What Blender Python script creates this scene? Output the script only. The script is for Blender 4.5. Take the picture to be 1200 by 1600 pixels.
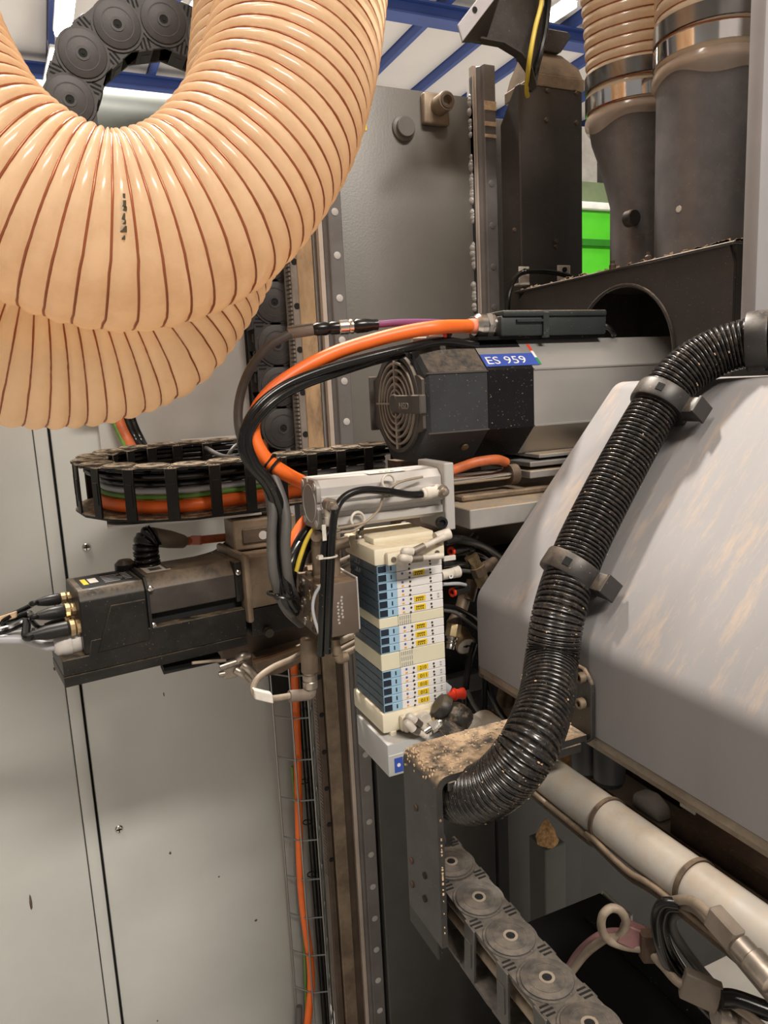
import bpy, bmesh, math, random
from mathutils import Vector as V, Matrix as Mx, Quaternion
random.seed(7)
for o in list(bpy.data.objects): bpy.data.objects.remove(o)
S = bpy.context.scene
C = S.collection
PI = math.pi
# ------------------------------------------------------------------ camera
# world: X along the spindle axis, Y away into the machine, Z up; the lens is 1.5 m above the floor
YAW, PITCH, ROLL, FPX = math.radians(24), math.radians(9.8), math.radians(2.8), 1155.6
EYE = V((0, 0, 1.5))
_F = V((math.sin(YAW) * math.cos(PITCH), math.cos(YAW) * math.cos(PITCH), -math.sin(PITCH)))
_R0 = V((math.cos(YAW), -math.sin(YAW), 0))
_U0 = _R0.cross(_F)
_R = _R0 * math.cos(ROLL) - _U0 * math.sin(ROLL)
_U = _R0 * math.sin(ROLL) + _U0 * math.cos(ROLL)
cam = bpy.data.cameras.new('camera')
cam.sensor_fit = 'VERTICAL'; cam.sensor_height = 36; cam.sensor_width = 27
cam.lens = 36 * FPX / 1600; cam.clip_start = 0.02; cam.clip_end = 200
camo = bpy.data.objects.new('camera', cam); C.objects.link(camo)
m = Mx.Identity(4)
for i in range(3):
    m[i][0] = _R[i]; m[i][1] = _U[i]; m[i][2] = -_F[i]; m[i][3] = EYE[i]
camo.matrix_world = m
S.camera = camo
# ------------------------------------------------------------------ world, lamps of the hall and an added roof fill, exposure
w = bpy.data.worlds.new('hall_air'); S.world = w; w.use_nodes = True
w.node_tree.nodes['Background'].inputs[0].default_value = (1.0, 0.95, 0.90, 1)
w.node_tree.nodes['Background'].inputs[1].default_value = 0.21
def area(name, loc, target, sx, sy, power, col=(1, 0.925, 0.83)):
    l = bpy.data.lights.new(name, 'AREA'); l.shape = 'RECTANGLE'; l.size = sx; l.size_y = sy
    l.energy = power; l.color = col
    o = bpy.data.objects.new(name, l); C.objects.link(o); o.location = loc
    o.rotation_euler = (V(target) - V(loc)).to_track_quat('-Z', 'Y').to_euler()
    return o
area('hall_lamp_key', (0.35, 3.3, 6.4), (0.4, 0.7, 1.4), 0.5, 0.3, 470)
area('hall_lamp_front', (0.6, -4.6, 6.6), (0.4, 0.7, 1.2), 3.0, 0.6, 500)
area('hall_lamp_left', (-1.1, 0.3, 6.4), (0.4, 0.7, 1.2), 0.5, 2.0, 100)
area('added_roof_fill', (5.0, 13.0, 5.2), (5.0, 13.01, 7.6), 16, 12, 420)  # added light aimed up, unseen by the camera, to brighten the roof
S.view_settings.view_transform = 'Standard'; S.view_settings.look = 'None'
S.view_settings.exposure = 0.3; S.view_settings.gamma = 1.0
S.view_settings.use_curve_mapping = False
# ------------------------------------------------------------------ measuring helpers
def ray(px, py): return _F + _R * ((px - 600) / FPX) + _U * ((800 - py) / FPX)
def pF(px, py, f): return EYE + ray(px, py) * f
def pY(px, py, y): d = ray(px, py); return EYE + d * (y / d.y)
def pX(px, py, x): d = ray(px, py); return EYE + d * (x / d.x)
def pZ(px, py, z): d = ray(px, py); return EYE + d * ((z - EYE.z) / d.z)
def pP(px, py, p0, n): d = ray(px, py); return EYE + d * ((p0 - EYE).dot(n) / d.dot(n))
def proj(p):
    d = V(p) - EYE; f = d.dot(_F); return (600 + FPX * d.dot(_R) / f, 800 - FPX * d.dot(_U) / f, f)
# ------------------------------------------------------------------ mesh helpers
def frame(axis):
    a = V(axis).normalized(); t = V((0, 0, 1)) if abs(a.z) < 0.9 else V((1, 0, 0))
    u = a.cross(t).normalized(); v = a.cross(u).normalized(); return u, v, a
def smooth(pts, n=8):
    pts = [V(p) for p in pts]
    if len(pts) < 3: return pts
    P = [pts[0] * 2 - pts[1]] + pts + [pts[-1] * 2 - pts[-2]]; out = []
    for i in range(1, len(P) - 2):
        a, b, c, d = P[i - 1], P[i], P[i + 1], P[i + 2]
        for k in range(n):
            t = k / n
            out.append(0.5 * ((2 * b) + (c - a) * t + (2 * a - 5 * b + 4 * c - d) * t * t + (3 * b - a - 3 * c + d) * t ** 3))
    out.append(pts[-1]); return out
def resample(pts, step):
    L = [0]
    for a, b in zip(pts, pts[1:]): L.append(L[-1] + (b - a).length)
    n = max(2, int(round(L[-1] / step))); out = []; j = 0
    for i in range(n + 1):
        s = L[-1] * i / n
        while j < len(L) - 2 and L[j + 1] < s: j += 1
        t = (s - L[j]) / max(1e-9, L[j + 1] - L[j]); out.append(pts[j].lerp(pts[j + 1], t))
    return out, L[-1]
def frames(pts):
    T = []
    for i in range(len(pts)):
        T.append((pts[min(i + 1, len(pts) - 1)] - pts[max(i - 1, 0)]).normalized())
    u, v, _ = frame(T[0]); out = [(u, v, T[0])]
    for i in range(1, len(pts)):
        q = T[i - 1].rotation_difference(T[i]); u = q @ u; u = (u - T[i] * u.dot(T[i])).normalized()
        out.append((u, T[i].cross(u), T[i]))
    return out
class MB:
    def __init__(s): s.bm = bmesh.new()
    def face(s, vs):
        try: return s.bm.faces.new(vs)
        except ValueError: return None
    def box(s, lo, hi, bev=0, seg=2):
        lo, hi = V(lo), V(hi)
        c = [(min(lo[i], hi[i]), max(lo[i], hi[i])) for i in range(3)]
        return s.prism([(c[0][0], c[1][0], c[2][0]), (c[0][1], c[1][0], c[2][0]), (c[0][1], c[1][1], c[2][0]), (c[0][0], c[1][1], c[2][0])], (0, 0, c[2][1] - c[2][0]), bev, seg)
    def obox(s, c, ax, ay, az, bev=0, seg=2):
        c, ax, ay, az = V(c), V(ax), V(ay), V(az)
        return s.prism([c - ax - ay - az, c + ax - ay - az, c + ax + ay - az, c - ax + ay - az], az * 2, bev, seg)
    def prism(s, poly, ext, bev=0, seg=2):
        ext = V(ext); P = [V(p) for p in poly]
        a = [s.bm.verts.new(p) for p in P]; b = [s.bm.verts.new(p + ext) for p in P]; n = len(P)
        fs = [s.face(a[::-1]), s.face(b)]
        for i in range(n): fs.append(s.face([a[i], a[(i + 1) % n], b[(i + 1) % n], b[i]]))
        fs = [f for f in fs if f]
        bmesh.ops.recalc_face_normals(s.bm, faces=fs)
        if bev:
            es = list({e for f in fs for e in f.edges})
            bmesh.ops.bevel(s.bm, geom=es, offset=bev, segments=seg, profile=0.5, affect='EDGES')
        return s
    def rings(s, rs, caps=True, closed=False):
        R = [[s.bm.verts.new(p) for p in r] for r in rs]; n = len(R[0]); fs = []
        for a, b in zip(R, R[1:] + (R[:1] if closed else [])):
            for i in range(n): fs.append(s.face([a[i], a[(i + 1) % n], b[(i + 1) % n], b[i]]))
        if caps and not closed: fs += [s.face(R[0][::-1]), s.face(R[-1])]
        bmesh.ops.recalc_face_normals(s.bm, faces=[f for f in fs if f])
        return s
    def cyl(s, p0, p1, r, r2=None, n=20):
        p0, p1 = V(p0), V(p1); u, v, a = frame(p1 - p0); r2 = r if r2 is None else r2
        return s.rings([[p + (u * math.cos(t) + v * math.sin(t)) * q for t in [2 * PI * i / n for i in range(n)]] for p, q in ((p0, r), (p1, r2))])
    def lathe(s, o, axis, prof, n=24):
        o = V(o); u, v, a = frame(axis)
        return s.rings([[o + a * h + (u * math.cos(t) + v * math.sin(t)) * max(r, 1e-5) for t in [2 * PI * i / n for i in range(n)]] for r, h in prof])
    def hexn(s, p0, p1, r): return s.cyl(p0, p1, r, n=6)
    def ring(s, c, axis, R, r, n=32, m=8):
        c = V(c); u, v, a = frame(axis); rs = []
        for i in range(n):
            t = 2 * PI * i / n; d = u * math.cos(t) + v * math.sin(t)
            rs.append([c + d * (R + r * math.cos(q)) + a * (r * math.sin(q)) for q in [2 * PI * k / m for k in range(m)]])
        return s.rings(rs, closed=True)
    def washer(s, c, axis, R0, R1, h, n=32):
        c = V(c); u, v, a = frame(axis); rs = []
        for i in range(n):
            t = 2 * PI * i / n; d = u * math.cos(t) + v * math.sin(t)
            rs.append([c + d * R0, c + d * R1, c + d * R1 + a * h, c + d * R0 + a * h])
        return s.rings(rs, closed=True)
    def tube(s, pts, r, n=10, sm=8):
        pts = smooth(pts, sm) if sm else [V(p) for p in pts]
        fr = frames(pts); rr = r if callable(r) else (lambda i: r)
        return s.rings([[p + (f[0] * math.cos(t) + f[1] * math.sin(t)) * rr(i / (len(pts) - 1)) for t in [2 * PI * k / n for k in range(n)]] for i, (p, f) in enumerate(zip(pts, fr))])
    def ball(s, c, r, n=12):
        c = V(c); return s.lathe(c, (0, 0, 1), [(r * math.sin(PI * i / 8), -r * math.cos(PI * i / 8)) for i in range(9)], n)
    def mesh(s, name, ang=32):
        me = bpy.data.meshes.new(name); s.bm.to_mesh(me); s.bm.free()
        me.polygons.foreach_set('use_smooth', [True] * len(me.polygons))
        me.set_sharp_from_angle(angle=math.radians(ang)); return me
def tag(o, label, cat, group=None):
    o['label'] = label; o['category'] = cat
    if group: o['group'] = group
    return o
def thing(name, label, cat, loc=(0, 0, 0), group=None):
    o = bpy.data.objects.new(name, None); C.objects.link(o); o.location = loc
    o.empty_display_size = 0.02
    return tag(o, label, cat, group)
def part(name, mb, mat, parent=None, label=None, ang=32):
    me = mb.mesh(name, ang) if isinstance(mb, MB) else mb
    if not me.materials: me.materials.append(mat)
    o = bpy.data.objects.new(name, me); C.objects.link(o)
    if parent:
        o.parent = parent
        if parent.type == 'EMPTY': o.matrix_parent_inverse = Mx.Translation(-V(parent.location))
    if label: o['label'] = label
    return o
def solo(name, mb, mat, label, cat, group=None, ang=32): return tag(part(name, mb, mat, ang=ang), label, cat, group)
def struct(o): o['kind'] = 'structure'; return o
def text(name, s, mat, parent, origin, xdir, ydir, size, width=None, depth=0.0002):
    cu = bpy.data.curves.new(name, 'FONT'); cu.body = s; cu.size = 1; cu.extrude = depth / size; cu.resolution_u = 3
    to = bpy.data.objects.new(name, cu); C.objects.link(to); bpy.context.view_layer.update()
    me = bpy.data.meshes.new_from_object(to); bpy.data.objects.remove(to); bpy.data.curves.remove(cu)
    xs = [v.co.x for v in me.vertices]; W = max(xs) - min(xs); x0 = min(xs)
    sx = (width / W) if width else size
    x, y = V(xdir).normalized(), V(ydir).normalized(); z = x.cross(y)
    for v in me.vertices: v.co = V(origin) + x * ((v.co.x - x0) * sx) + y * (v.co.y * size) + z * (v.co.z * size + depth)
    me.materials.clear(); me.materials.append(mat); me.name = name
    return part(name, me, mat, parent)
# ------------------------------------------------------------------ materials (procedural)
MATS = {}
DUST = (0.40, 0.29, 0.19)
def mat(name, col, rough=0.5, metal=0.0, var=0.12, vscale=18, bump=0.0, bscale=300, dust=0.0, dcol=DUST, dscale=70, dthr=(0.36, 0.6), grime=0.0, gcol=(0.10, 0.065, 0.04), gscale=14, coat=0.0, transl=0.0, alpha=1.0, emit=None, estr=0, spec=0.5, stretch=None, speck=0.0):
    if name in MATS: return MATS[name]
    m = bpy.data.materials.new(name); m.use_nodes = True; nt = m.node_tree; N = nt.nodes; L = nt.links
    b = N['Principled BSDF']; b.inputs['Roughness'].default_value = rough; b.inputs['Metallic'].default_value = metal
    b.inputs['Coat Weight'].default_value = coat; b.inputs['Coat Roughness'].default_value = 0.12
    b.inputs['Specular IOR Level'].default_value = spec
    tc = N.new('ShaderNodeTexCoord'); src = tc.outputs['Object']
    if stretch:
        mp = N.new('ShaderNodeMapping'); mp.inputs['Scale'].default_value = stretch; L.new(src, mp.inputs[0]); src = mp.outputs[0]
    def noise(sc, det=4, ro=0.6):
        n = N.new('ShaderNodeTexNoise'); n.inputs['Scale'].default_value = sc; n.inputs['Detail'].default_value = det; n.inputs['Roughness'].default_value = ro
        L.new(src, n.inputs['Vector']); return n.outputs['Fac']
    def ramp(f, lo, hi):
        r = N.new('ShaderNodeMapRange'); r.inputs['From Min'].default_value = lo; r.inputs['From Max'].default_value = hi; r.clamp = True
        L.new(f, r.inputs['Value']); return r.outputs['Result']
    def mul(a, k):
        q = N.new('ShaderNodeMath'); q.operation = 'MULTIPLY'; L.new(a, q.inputs[0])
        if isinstance(k, (int, float)): q.inputs[1].default_value = k
        else: L.new(k, q.inputs[1])
        return q.outputs[0]
    def mix(f, a, c):
        x = N.new('ShaderNodeMix'); x.data_type = 'RGBA'; L.new(f, x.inputs['Factor'])
        if isinstance(a, tuple): x.inputs['A'].default_value = a + (1,)
        else: L.new(a, x.inputs['A'])
        x.inputs['B'].default_value = c + (1,); return x.outputs['Result']
    col = tuple(col); cur = col
    if var: cur = mix(ramp(noise(vscale), 0.35, 0.7), tuple(min(1, k * (1 + var)) for k in col), tuple(k * (1 - var) for k in col))
    if grime: cur = mix(mul(ramp(noise(gscale, 6, 0.7), 0.48, 0.68), grime), cur, gcol)
    if speck: cur = mix(mul(ramp(noise(420, 2), 0.70, 0.73), speck), cur, (0.55, 0.42, 0.3))
    if dust:
        g = N.new('ShaderNodeNewGeometry'); sp = N.new('ShaderNodeSeparateXYZ'); L.new(g.outputs['Normal'], sp.inputs[0])
        up = ramp(sp.outputs['Z'], 0.25, 0.9); fac = mul(mul(up, ramp(noise(dscale, 5, 0.75), *dthr)), dust)
        cur = mix(fac, cur, dcol)
        rr = N.new('ShaderNodeMix'); rr.data_type = 'FLOAT'; L.new(fac, rr.inputs['Factor']); rr.inputs['A'].default_value = rough; rr.inputs['B'].default_value = 0.9
        L.new(rr.outputs['Result'], b.inputs['Roughness'])
    if isinstance(cur, tuple): b.inputs['Base Color'].default_value = cur + (1,)
    else: L.new(cur, b.inputs['Base Color'])
    if bump:
        bp = N.new('ShaderNodeBump'); bp.inputs['Strength'].default_value = bump; bp.inputs['Distance'].default_value = 0.002
        L.new(noise(bscale, 3), bp.inputs['Height']); L.new(bp.outputs[0], b.inputs['Normal'])
    if emit: b.inputs['Emission Color'].default_value = tuple(emit) + (1,); b.inputs['Emission Strength'].default_value = estr
    out = b.outputs[0]
    if transl:
        t = N.new('ShaderNodeBsdfTranslucent'); ms = N.new('ShaderNodeMixShader'); ms.inputs[0].default_value = transl
        if isinstance(cur, tuple): t.inputs[0].default_value = cur + (1,)
        else: L.new(cur, t.inputs[0])
        L.new(out, ms.inputs[1]); L.new(t.outputs[0], ms.inputs[2]); out = ms.outputs[0]
    if alpha < 1:
        t = N.new('ShaderNodeBsdfTransparent'); ms = N.new('ShaderNodeMixShader'); ms.inputs[0].default_value = alpha
        t.inputs[0].default_value = tuple(min(1, k ** 0.35) for k in col) + (1,)
        L.new(t.outputs[0], ms.inputs[1]); L.new(out, ms.inputs[2]); out = ms.outputs[0]
    L.new(out, N['Material Output'].inputs[0])
    MATS[name] = m; return m
G = {}
def defmats():
    G['cabinet'] = mat('cabinet_paint', (0.455, 0.455, 0.432), 0.28, var=0.05, vscale=5, bump=0.05, bscale=500, speck=0.0)
    G['cab_gap'] = mat('gap_shade_black', (0.02, 0.02, 0.02), 0.8)  # near-black carcass colour stands in for shade in the door gaps
    G['colgrey'] = mat('column_grey_paint', (0.115, 0.105, 0.093), 0.38, var=0.08, vscale=6, bump=0.10, bscale=260)
    G['steelrail'] = mat('rail_steel', (0.15, 0.14, 0.137), 0.38, metal=0.2, grime=0.3, gscale=22)
    G['railside'] = mat('rail_side_ground', (0.5, 0.42, 0.36), 0.35, metal=0.2, var=0.1)
    G['pinring'] = mat('pin_ring_dusty', (0.26, 0.215, 0.17), 0.5, var=0.2)
    G['cap'] = mat('bolt_cap_grey', (0.42, 0.40, 0.38), 0.5, var=0.1)
    G['lightstrip'] = mat('pale_strip', (0.38, 0.36, 0.34), 0.45, grime=0.25, gscale=10)
    G['rackbrown'] = mat('dusty_rack', (0.34, 0.22, 0.12), 0.75, var=0.3, vscale=40, grime=0.7, gscale=26, gcol=(0.08, 0.05, 0.03), stretch=(1, 1, 0.35))
    G['weld'] = mat('weld_paint', (0.33, 0.31, 0.29), 0.3, var=0.1)
    G['blkpl'] = mat('black_plastic', (0.016, 0.0155, 0.0155), 0.42, var=0.2, speck=0.25, spec=0.25)
    G['blkpld'] = mat('black_plastic_dusty', (0.024, 0.022, 0.021), 0.42, var=0.2, dust=0.3, speck=0.5)
    G['chaingrey'] = mat('chain_grey', (0.05, 0.046, 0.046), 0.5, spec=0.3, var=0.2, bump=0.08, speck=0.3)
    G['chaindust'] = mat('chain_dusted', (0.05, 0.047, 0.045), 0.45, var=0.25, dust=0.42, dcol=(0.26, 0.21, 0.165), dscale=45, speck=0.5)
    G['void'] = mat('black_hole', (0.006, 0.006, 0.006), 0.9, var=0)
    G['blkrub'] = mat('black_rubber', (0.0065, 0.0065, 0.0065), 0.24, spec=0.4, var=0.2, speck=0.2)
    G['corr'] = mat('corrugated_black', (0.013, 0.012, 0.012), 0.25, var=0.2, grime=0.5, gcol=(0.10, 0.075, 0.055), gscale=160, speck=0.8)
    G['greyrub'] = mat('grey_cable', (0.085, 0.08, 0.075), 0.5, var=0.15)
    G['palecable'] = mat('pale_cable', (0.27, 0.215, 0.16), 0.55, var=0.2, grime=0.5, gscale=60)
    G['lgcable'] = mat('light_grey_cable', (0.36, 0.36, 0.38), 0.45, var=0.1)
    G['orange'] = mat('orange_cable', (0.86, 0.155, 0.02), 0.42, var=0.06, vscale=30)
    G['orangedim'] = mat('orange_cable_dirty', (0.55, 0.13, 0.04), 0.5, var=0.2, grime=0.35, gscale=50)
    G['green'] = mat('green_yellow_cable', (0.10, 0.22, 0.03), 0.5, var=0.2)
    G['yellow'] = mat('yellow_cable', (0.62, 0.46, 0.05), 0.45, var=0.1)
    G['purple'] = mat('purple_cable', (0.20, 0.06, 0.16), 0.45, var=0.1)
    G['pink'] = mat('pink_cable', (0.24, 0.115, 0.115), 0.55, var=0.2, grime=0.4, gscale=60)
    G['chrome'] = mat('nickel', (0.62, 0.58, 0.53), 0.22, metal=1, var=0.1)
    G['dullmetal'] = mat('dirty_nickel', (0.40, 0.35, 0.30), 0.38, metal=0.85, var=0.2, grime=0.5, gscale=60)
    G['brass'] = mat('brass_fitting', (0.50, 0.38, 0.22), 0.3, metal=0.9, var=0.2, grime=0.4, gscale=60)
    G['alu'] = mat('anodised_aluminium', (0.52, 0.50, 0.48), 0.4, metal=0.25, var=0.06, vscale=10, dust=0.15)
    G['aludusty'] = mat('aluminium_dusty', (0.42, 0.40, 0.38), 0.42, metal=0.5, var=0.12, dust=1.0, dcol=(0.45, 0.33, 0.20), speck=0.3)
    G['aludark'] = mat('milled_steel', (0.22, 0.215, 0.21), 0.4, metal=0.6, var=0.2, speck=0.4)
    G['dirtysteel'] = mat('grimy_steel', (0.20, 0.15, 0.105), 0.5, metal=0.35, var=0.3, vscale=25, grime=0.6, gscale=20, dust=0.5)
    G['browndark'] = mat('grimy_brown', (0.075, 0.05, 0.035), 0.6, metal=0.2, var=0.4, vscale=30, grime=0.5, gscale=30, dust=0.45)
    G['rust'] = mat('rust_brown', (0.06, 0.033, 0.02), 0.75, var=0.4, vscale=40, bump=0.3, bscale=120, dust=0.5, dcol=(0.15, 0.09, 0.05), speck=0.5)
    G['darkpaint'] = mat('dark_duct_paint', (0.034, 0.029, 0.026), 0.42, metal=0.2, var=0.25, vscale=9, dust=0.5, speck=0.45, grime=0.3, gcol=(0.10, 0.08, 0.065), gscale=9)
    G['ductgrey'] = mat('dusty_duct_paint', (0.125, 0.118, 0.12), 0.42, metal=0.2, var=0.22, vscale=12, speck=0.5, grime=0.4, gcol=(0.24, 0.22, 0.21), gscale=16)
    G['blackpaint'] = mat('bracket_black_paint', (0.035, 0.032, 0.03), 0.42, metal=0.2, var=0.3, vscale=40, dust=1.0, dcol=(0.46, 0.33, 0.21), dscale=55, speck=0.4)
    G['servo'] = mat('servo_black', (0.010, 0.0095, 0.009), 0.4, spec=0.3, var=0.25, vscale=30, dust=0.5, dcol=(0.22, 0.16, 0.10), grime=0.25, gcol=(0.05, 0.04, 0.03), gscale=22, speck=0.3)
    G['servograu'] = mat('servo_grey_grimy', (0.055, 0.047, 0.04), 0.42, metal=0.3, var=0.25, vscale=25, dust=0.6, dcol=(0.24, 0.17, 0.10), grime=0.5, gcol=(0.03, 0.026, 0.022), gscale=14)
    G['capgrey'] = mat('motor_cap_grey', (0.034, 0.036, 0.039), 0.55, spec=0.25, var=0.15, vscale=20, dust=0.35, speck=0.45)
    G['capface'] = mat('motor_face_dusty', (0.065, 0.058, 0.052), 0.55, var=0.2, vscale=30, dust=0.4)
    G['grille'] = mat('grille_dusty', (0.27, 0.235, 0.20), 0.6, var=0.2)
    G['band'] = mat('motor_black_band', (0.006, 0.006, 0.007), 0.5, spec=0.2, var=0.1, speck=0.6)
    G['motoralu'] = mat('motor_aluminium', (0.44, 0.42, 0.40), 0.4, metal=0.65, var=0.08, vscale=12, stretch=(0.3, 1, 1))
    G['tbox'] = mat('terminal_box', (0.02, 0.025, 0.025), 0.5, var=0.15, dust=0.6, speck=0.6)
    G['hood'] = mat('hood_grey_paint', (0.25, 0.24, 0.243), 0.6, metal=0.0, var=0.06, vscale=7, dust=0.9, dcol=(0.52, 0.37, 0.25), dscale=30, dthr=(0.5, 0.74), stretch=(0.35, 1.6, 0.35), speck=0.25, bump=0.05, bscale=400, spec=0.3)
    G['hoodedge'] = mat('hood_bare_edge', (0.28, 0.23, 0.18), 0.5, metal=0.4, var=0.2, grime=0.4, gscale=40)
    G['pipe'] = mat('white_pipe', (0.40, 0.375, 0.34), 0.4, var=0.06, grime=0.5, gcol=(0.36, 0.25, 0.15), gscale=22, dust=0.35, dcol=(0.5, 0.38, 0.26), speck=0.2)
    G['cream'] = mat('cream_plastic', (0.70, 0.64, 0.50), 0.5, var=0.05, dust=0.5, dcol=(0.55, 0.38, 0.2), dscale=45)
    G['creamside'] = mat('cream_module', (0.66, 0.62, 0.47), 0.5, var=0.05)
    G['white'] = mat('valve_white', (0.72, 0.70, 0.69), 0.45, var=0.04)
    G['fitwhite'] = mat('fitting_white', (0.60, 0.55, 0.48), 0.45, var=0.08, grime=0.3, gscale=50)
    G['slate'] = mat('valve_slate_blue', (0.055, 0.085, 0.115), 0.4, var=0.15)
    G['deepblue'] = mat('valve_window_dark', (0.015, 0.023, 0.038), 0.3, var=0.2)
    G['lightblue'] = mat('valve_light_blue', (0.30, 0.47, 0.62), 0.4, var=0.05)
    G['lblyellow'] = mat('label_yellow', (0.75, 0.52, 0.02), 0.5, var=0.05)
    G['ink'] = mat('label_ink', (0.05, 0.035, 0.01), 0.6, var=0)
    G['dotblue'] = mat('dot_blue', (0.07, 0.09, 0.35), 0.5, var=0)
    G['dotorange'] = mat('dot_orange', (0.75, 0.33, 0.03), 0.5, var=0)
    G['stickblue'] = mat('sticker_blue', (0.035, 0.075, 0.36), 0.4, var=0.05)
    G['stickgrey'] = mat('sticker_grey', (0.17, 0.17, 0.18), 0.5, var=0.15, dust=0.3)
    G['red'] = mat('red_plastic', (0.65, 0.04, 0.015), 0.4, var=0.05)
    G['flaggreen'] = mat('flag_green', (0.02, 0.22, 0.07), 0.5, var=0)
    G['signwhite'] = mat('print_white', (0.7, 0.68, 0.66), 0.5, var=0)
    G['paper'] = mat('paper_label', (0.62, 0.58, 0.52), 0.6, var=0.05, grime=0.3, gscale=40)
    G['sleeve'] = mat('grey_sleeve', (0.18, 0.145, 0.115), 0.6, var=0.2, grime=0.3, gscale=50)
    G['greybox'] = mat('grey_box', (0.40, 0.40, 0.40), 0.45, var=0.05, dust=0.3)
    G['hose'] = mat('amber_polyurethane', (0.97, 0.775, 0.55), 0.22, var=0.04, vscale=26, transl=0.58, coat=0.5, grime=0.38, gcol=(0.72, 0.48, 0.27), gscale=15)
    G['hose2'] = mat('amber_polyurethane_dull', (0.96, 0.785, 0.57), 0.3, var=0.05, vscale=26, transl=0.58, coat=0.3, grime=0.2, gcol=(0.6, 0.38, 0.2), gscale=9)
    G['hose3'] = mat('clear_polyurethane', (0.80, 0.64, 0.47), 0.2, var=0.1, vscale=20, transl=0.4, coat=0.6, grime=0.3, gcol=(0.45, 0.36, 0.28), gscale=12)
    G['wire'] = mat('copper_wire', (0.34, 0.10, 0.04), 0.32, metal=0.25, var=0.1)
    G['film'] = mat('torn_film', (0.62, 0.52, 0.44), 0.2, var=0.1, transl=0.4, alpha=0.6, coat=0.6)
    G['clamp'] = mat('bright_band', (0.78, 0.76, 0.74), 0.12, metal=1, var=0.05)
    G['clampdark'] = mat('dark_band', (0.25, 0.24, 0.23), 0.25, metal=0.9, var=0.2)
    G['duct'] = mat('pale_green_duct', (0.26, 0.29, 0.275), 0.42, var=0.06, grime=0.2, gcol=(0.3, 0.3, 0.27), gscale=6)
    G['roofw'] = mat('roof_panel_white', (0.66, 0.62, 0.58), 0.6, var=0.03, vscale=1)
    G['roofb'] = mat('roof_beam_blue', (0.03, 0.06, 0.22), 0.5, var=0.1, vscale=2)
    G['lamp'] = mat('lamp_tube', (1, 1, 1), 0.5, var=0, emit=(1, 0.93, 0.82), estr=14)
    G['lampbody'] = mat('lamp_body', (0.6, 0.58, 0.55), 0.5)
    G['concrete'] = mat('concrete_floor', (0.40, 0.375, 0.34), 0.6, var=0.2, vscale=3)
    G['hallwall'] = mat('hall_wall', (0.42, 0.40, 0.38), 0.7, var=0.08, vscale=0.6)
    G['greenmach'] = mat('green_enclosure', (0.08, 0.55, 0.02), 0.45, var=0.05)
    G['rightpanel'] = mat('right_panel_grey', (0.36, 0.35, 0.36), 0.4, var=0.05)
    G['tray'] = mat('zinc_wire', (0.30, 0.31, 0.30), 0.35, metal=0.8, var=0.1)
    G['sawdust'] = mat('sawdust', (0.42, 0.25, 0.11), 0.95, var=0.45, vscale=180, bump=0.8, bscale=300)
    G['wood'] = mat('dust_chip', (0.50, 0.36, 0.23), 0.9, var=0.3, vscale=90, bump=0.4, bscale=200)
defmats()
# ================================================================== THE HALL
b = MB(); b.box((-14, -12, -0.1), (22, 30, 0)); struct(part('floor', b, G['concrete']))
b = MB(); b.box((-14, 29.8, 0), (22, 30, 7.8)); struct(part('wall_back', b, G['hallwall']))
b = MB(); b.box((21.8, -12, 0), (22, 30, 7.8)); struct(part('wall_right', b, G['hallwall']))
b = MB(); b.box((-14, -12, 7.62), (22, 30, 7.75)); ceil_o = struct(part('ceiling', b, G['roofw']))
pur = [-3.2, -1.9, -0.5, 0.80, 1.72, 2.55, 3.45, 4.20] + [5.34 + 1.232 * k for k in range(9)]
for x in pur:
    b = MB(); b.box((x - 0.045, 4, 7.40), (x + 0.045, 29.7, 7.61)); part('purlin', b, G['roofb'], ceil_o)
for x0, x1 in zip(pur, pur[1:]):
    b = MB(); b.box((x0 + 0.05, 4, 7.56), (x1 - 0.05, 29.7, 7.615), 0.02, 1); part('roof_panel', b, G['roofw'], ceil_o)
for y in (11.35, 15.45, 21.0):
    b = MB(); b.box((-13, y, 7.18), (21, y + 0.12, 7.40)); b.box((-13, y - 0.1, 7.16), (21, y + 0.22, 7.19)); b.box((-13, y - 0.1, 7.37), (21, y + 0.22, 7.40))
    part('roof_beam', b, G['roofb'], ceil_o)
def lamp(px0, py0, px1, py1, label, n=1):
    p0, p1 = pZ(px0, py0, 6.9), pZ(px1, py1, 6.9); d = (p1 - p0); c = (p0 + p1) / 2
    s = d.normalized().cross(V((0, 0, 1)))
    t = thing('strip_lamp', label, 'lamp', c + V((0, 0, 0.08)), 'strip lamps under the hall roof')
    b = MB(); b.obox(c + V((0, 0, 0.07)), d * 0.52, s * 0.13, (0, 0, 0.03), 0.01, 1); part('lamp_housing', b, G['lampbody'], t)
    b = MB(); b.obox(c, d * 0.5, s * 0.115, (0, 0, 0.038), 0.02, 2); part('light_tube', b, G['lamp'], t)
    b = MB()
    for k in (-0.35, 0.35): b.cyl(c + d * k + V((0, 0, 0.1)), c + d * k + V((0, 0, 0.655)), 0.01, n=6)
    part('suspension_wire', b, G['lampbody'], t)
lamp(104, -8, 98, 55, 'bright strip lamp under the roof above the black chain arch, upper of two')
lamp(92, 82, 80, 135, 'bright strip lamp just left of the black chain arch, lower of two')
lamp(320, 2, 300, 30, 'bright strip lamp peeking out between chain arch and amber hose')
lamp(893, 5, 856, 30, 'bright strip lamp glaring behind the dark bracket at top right')
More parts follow.
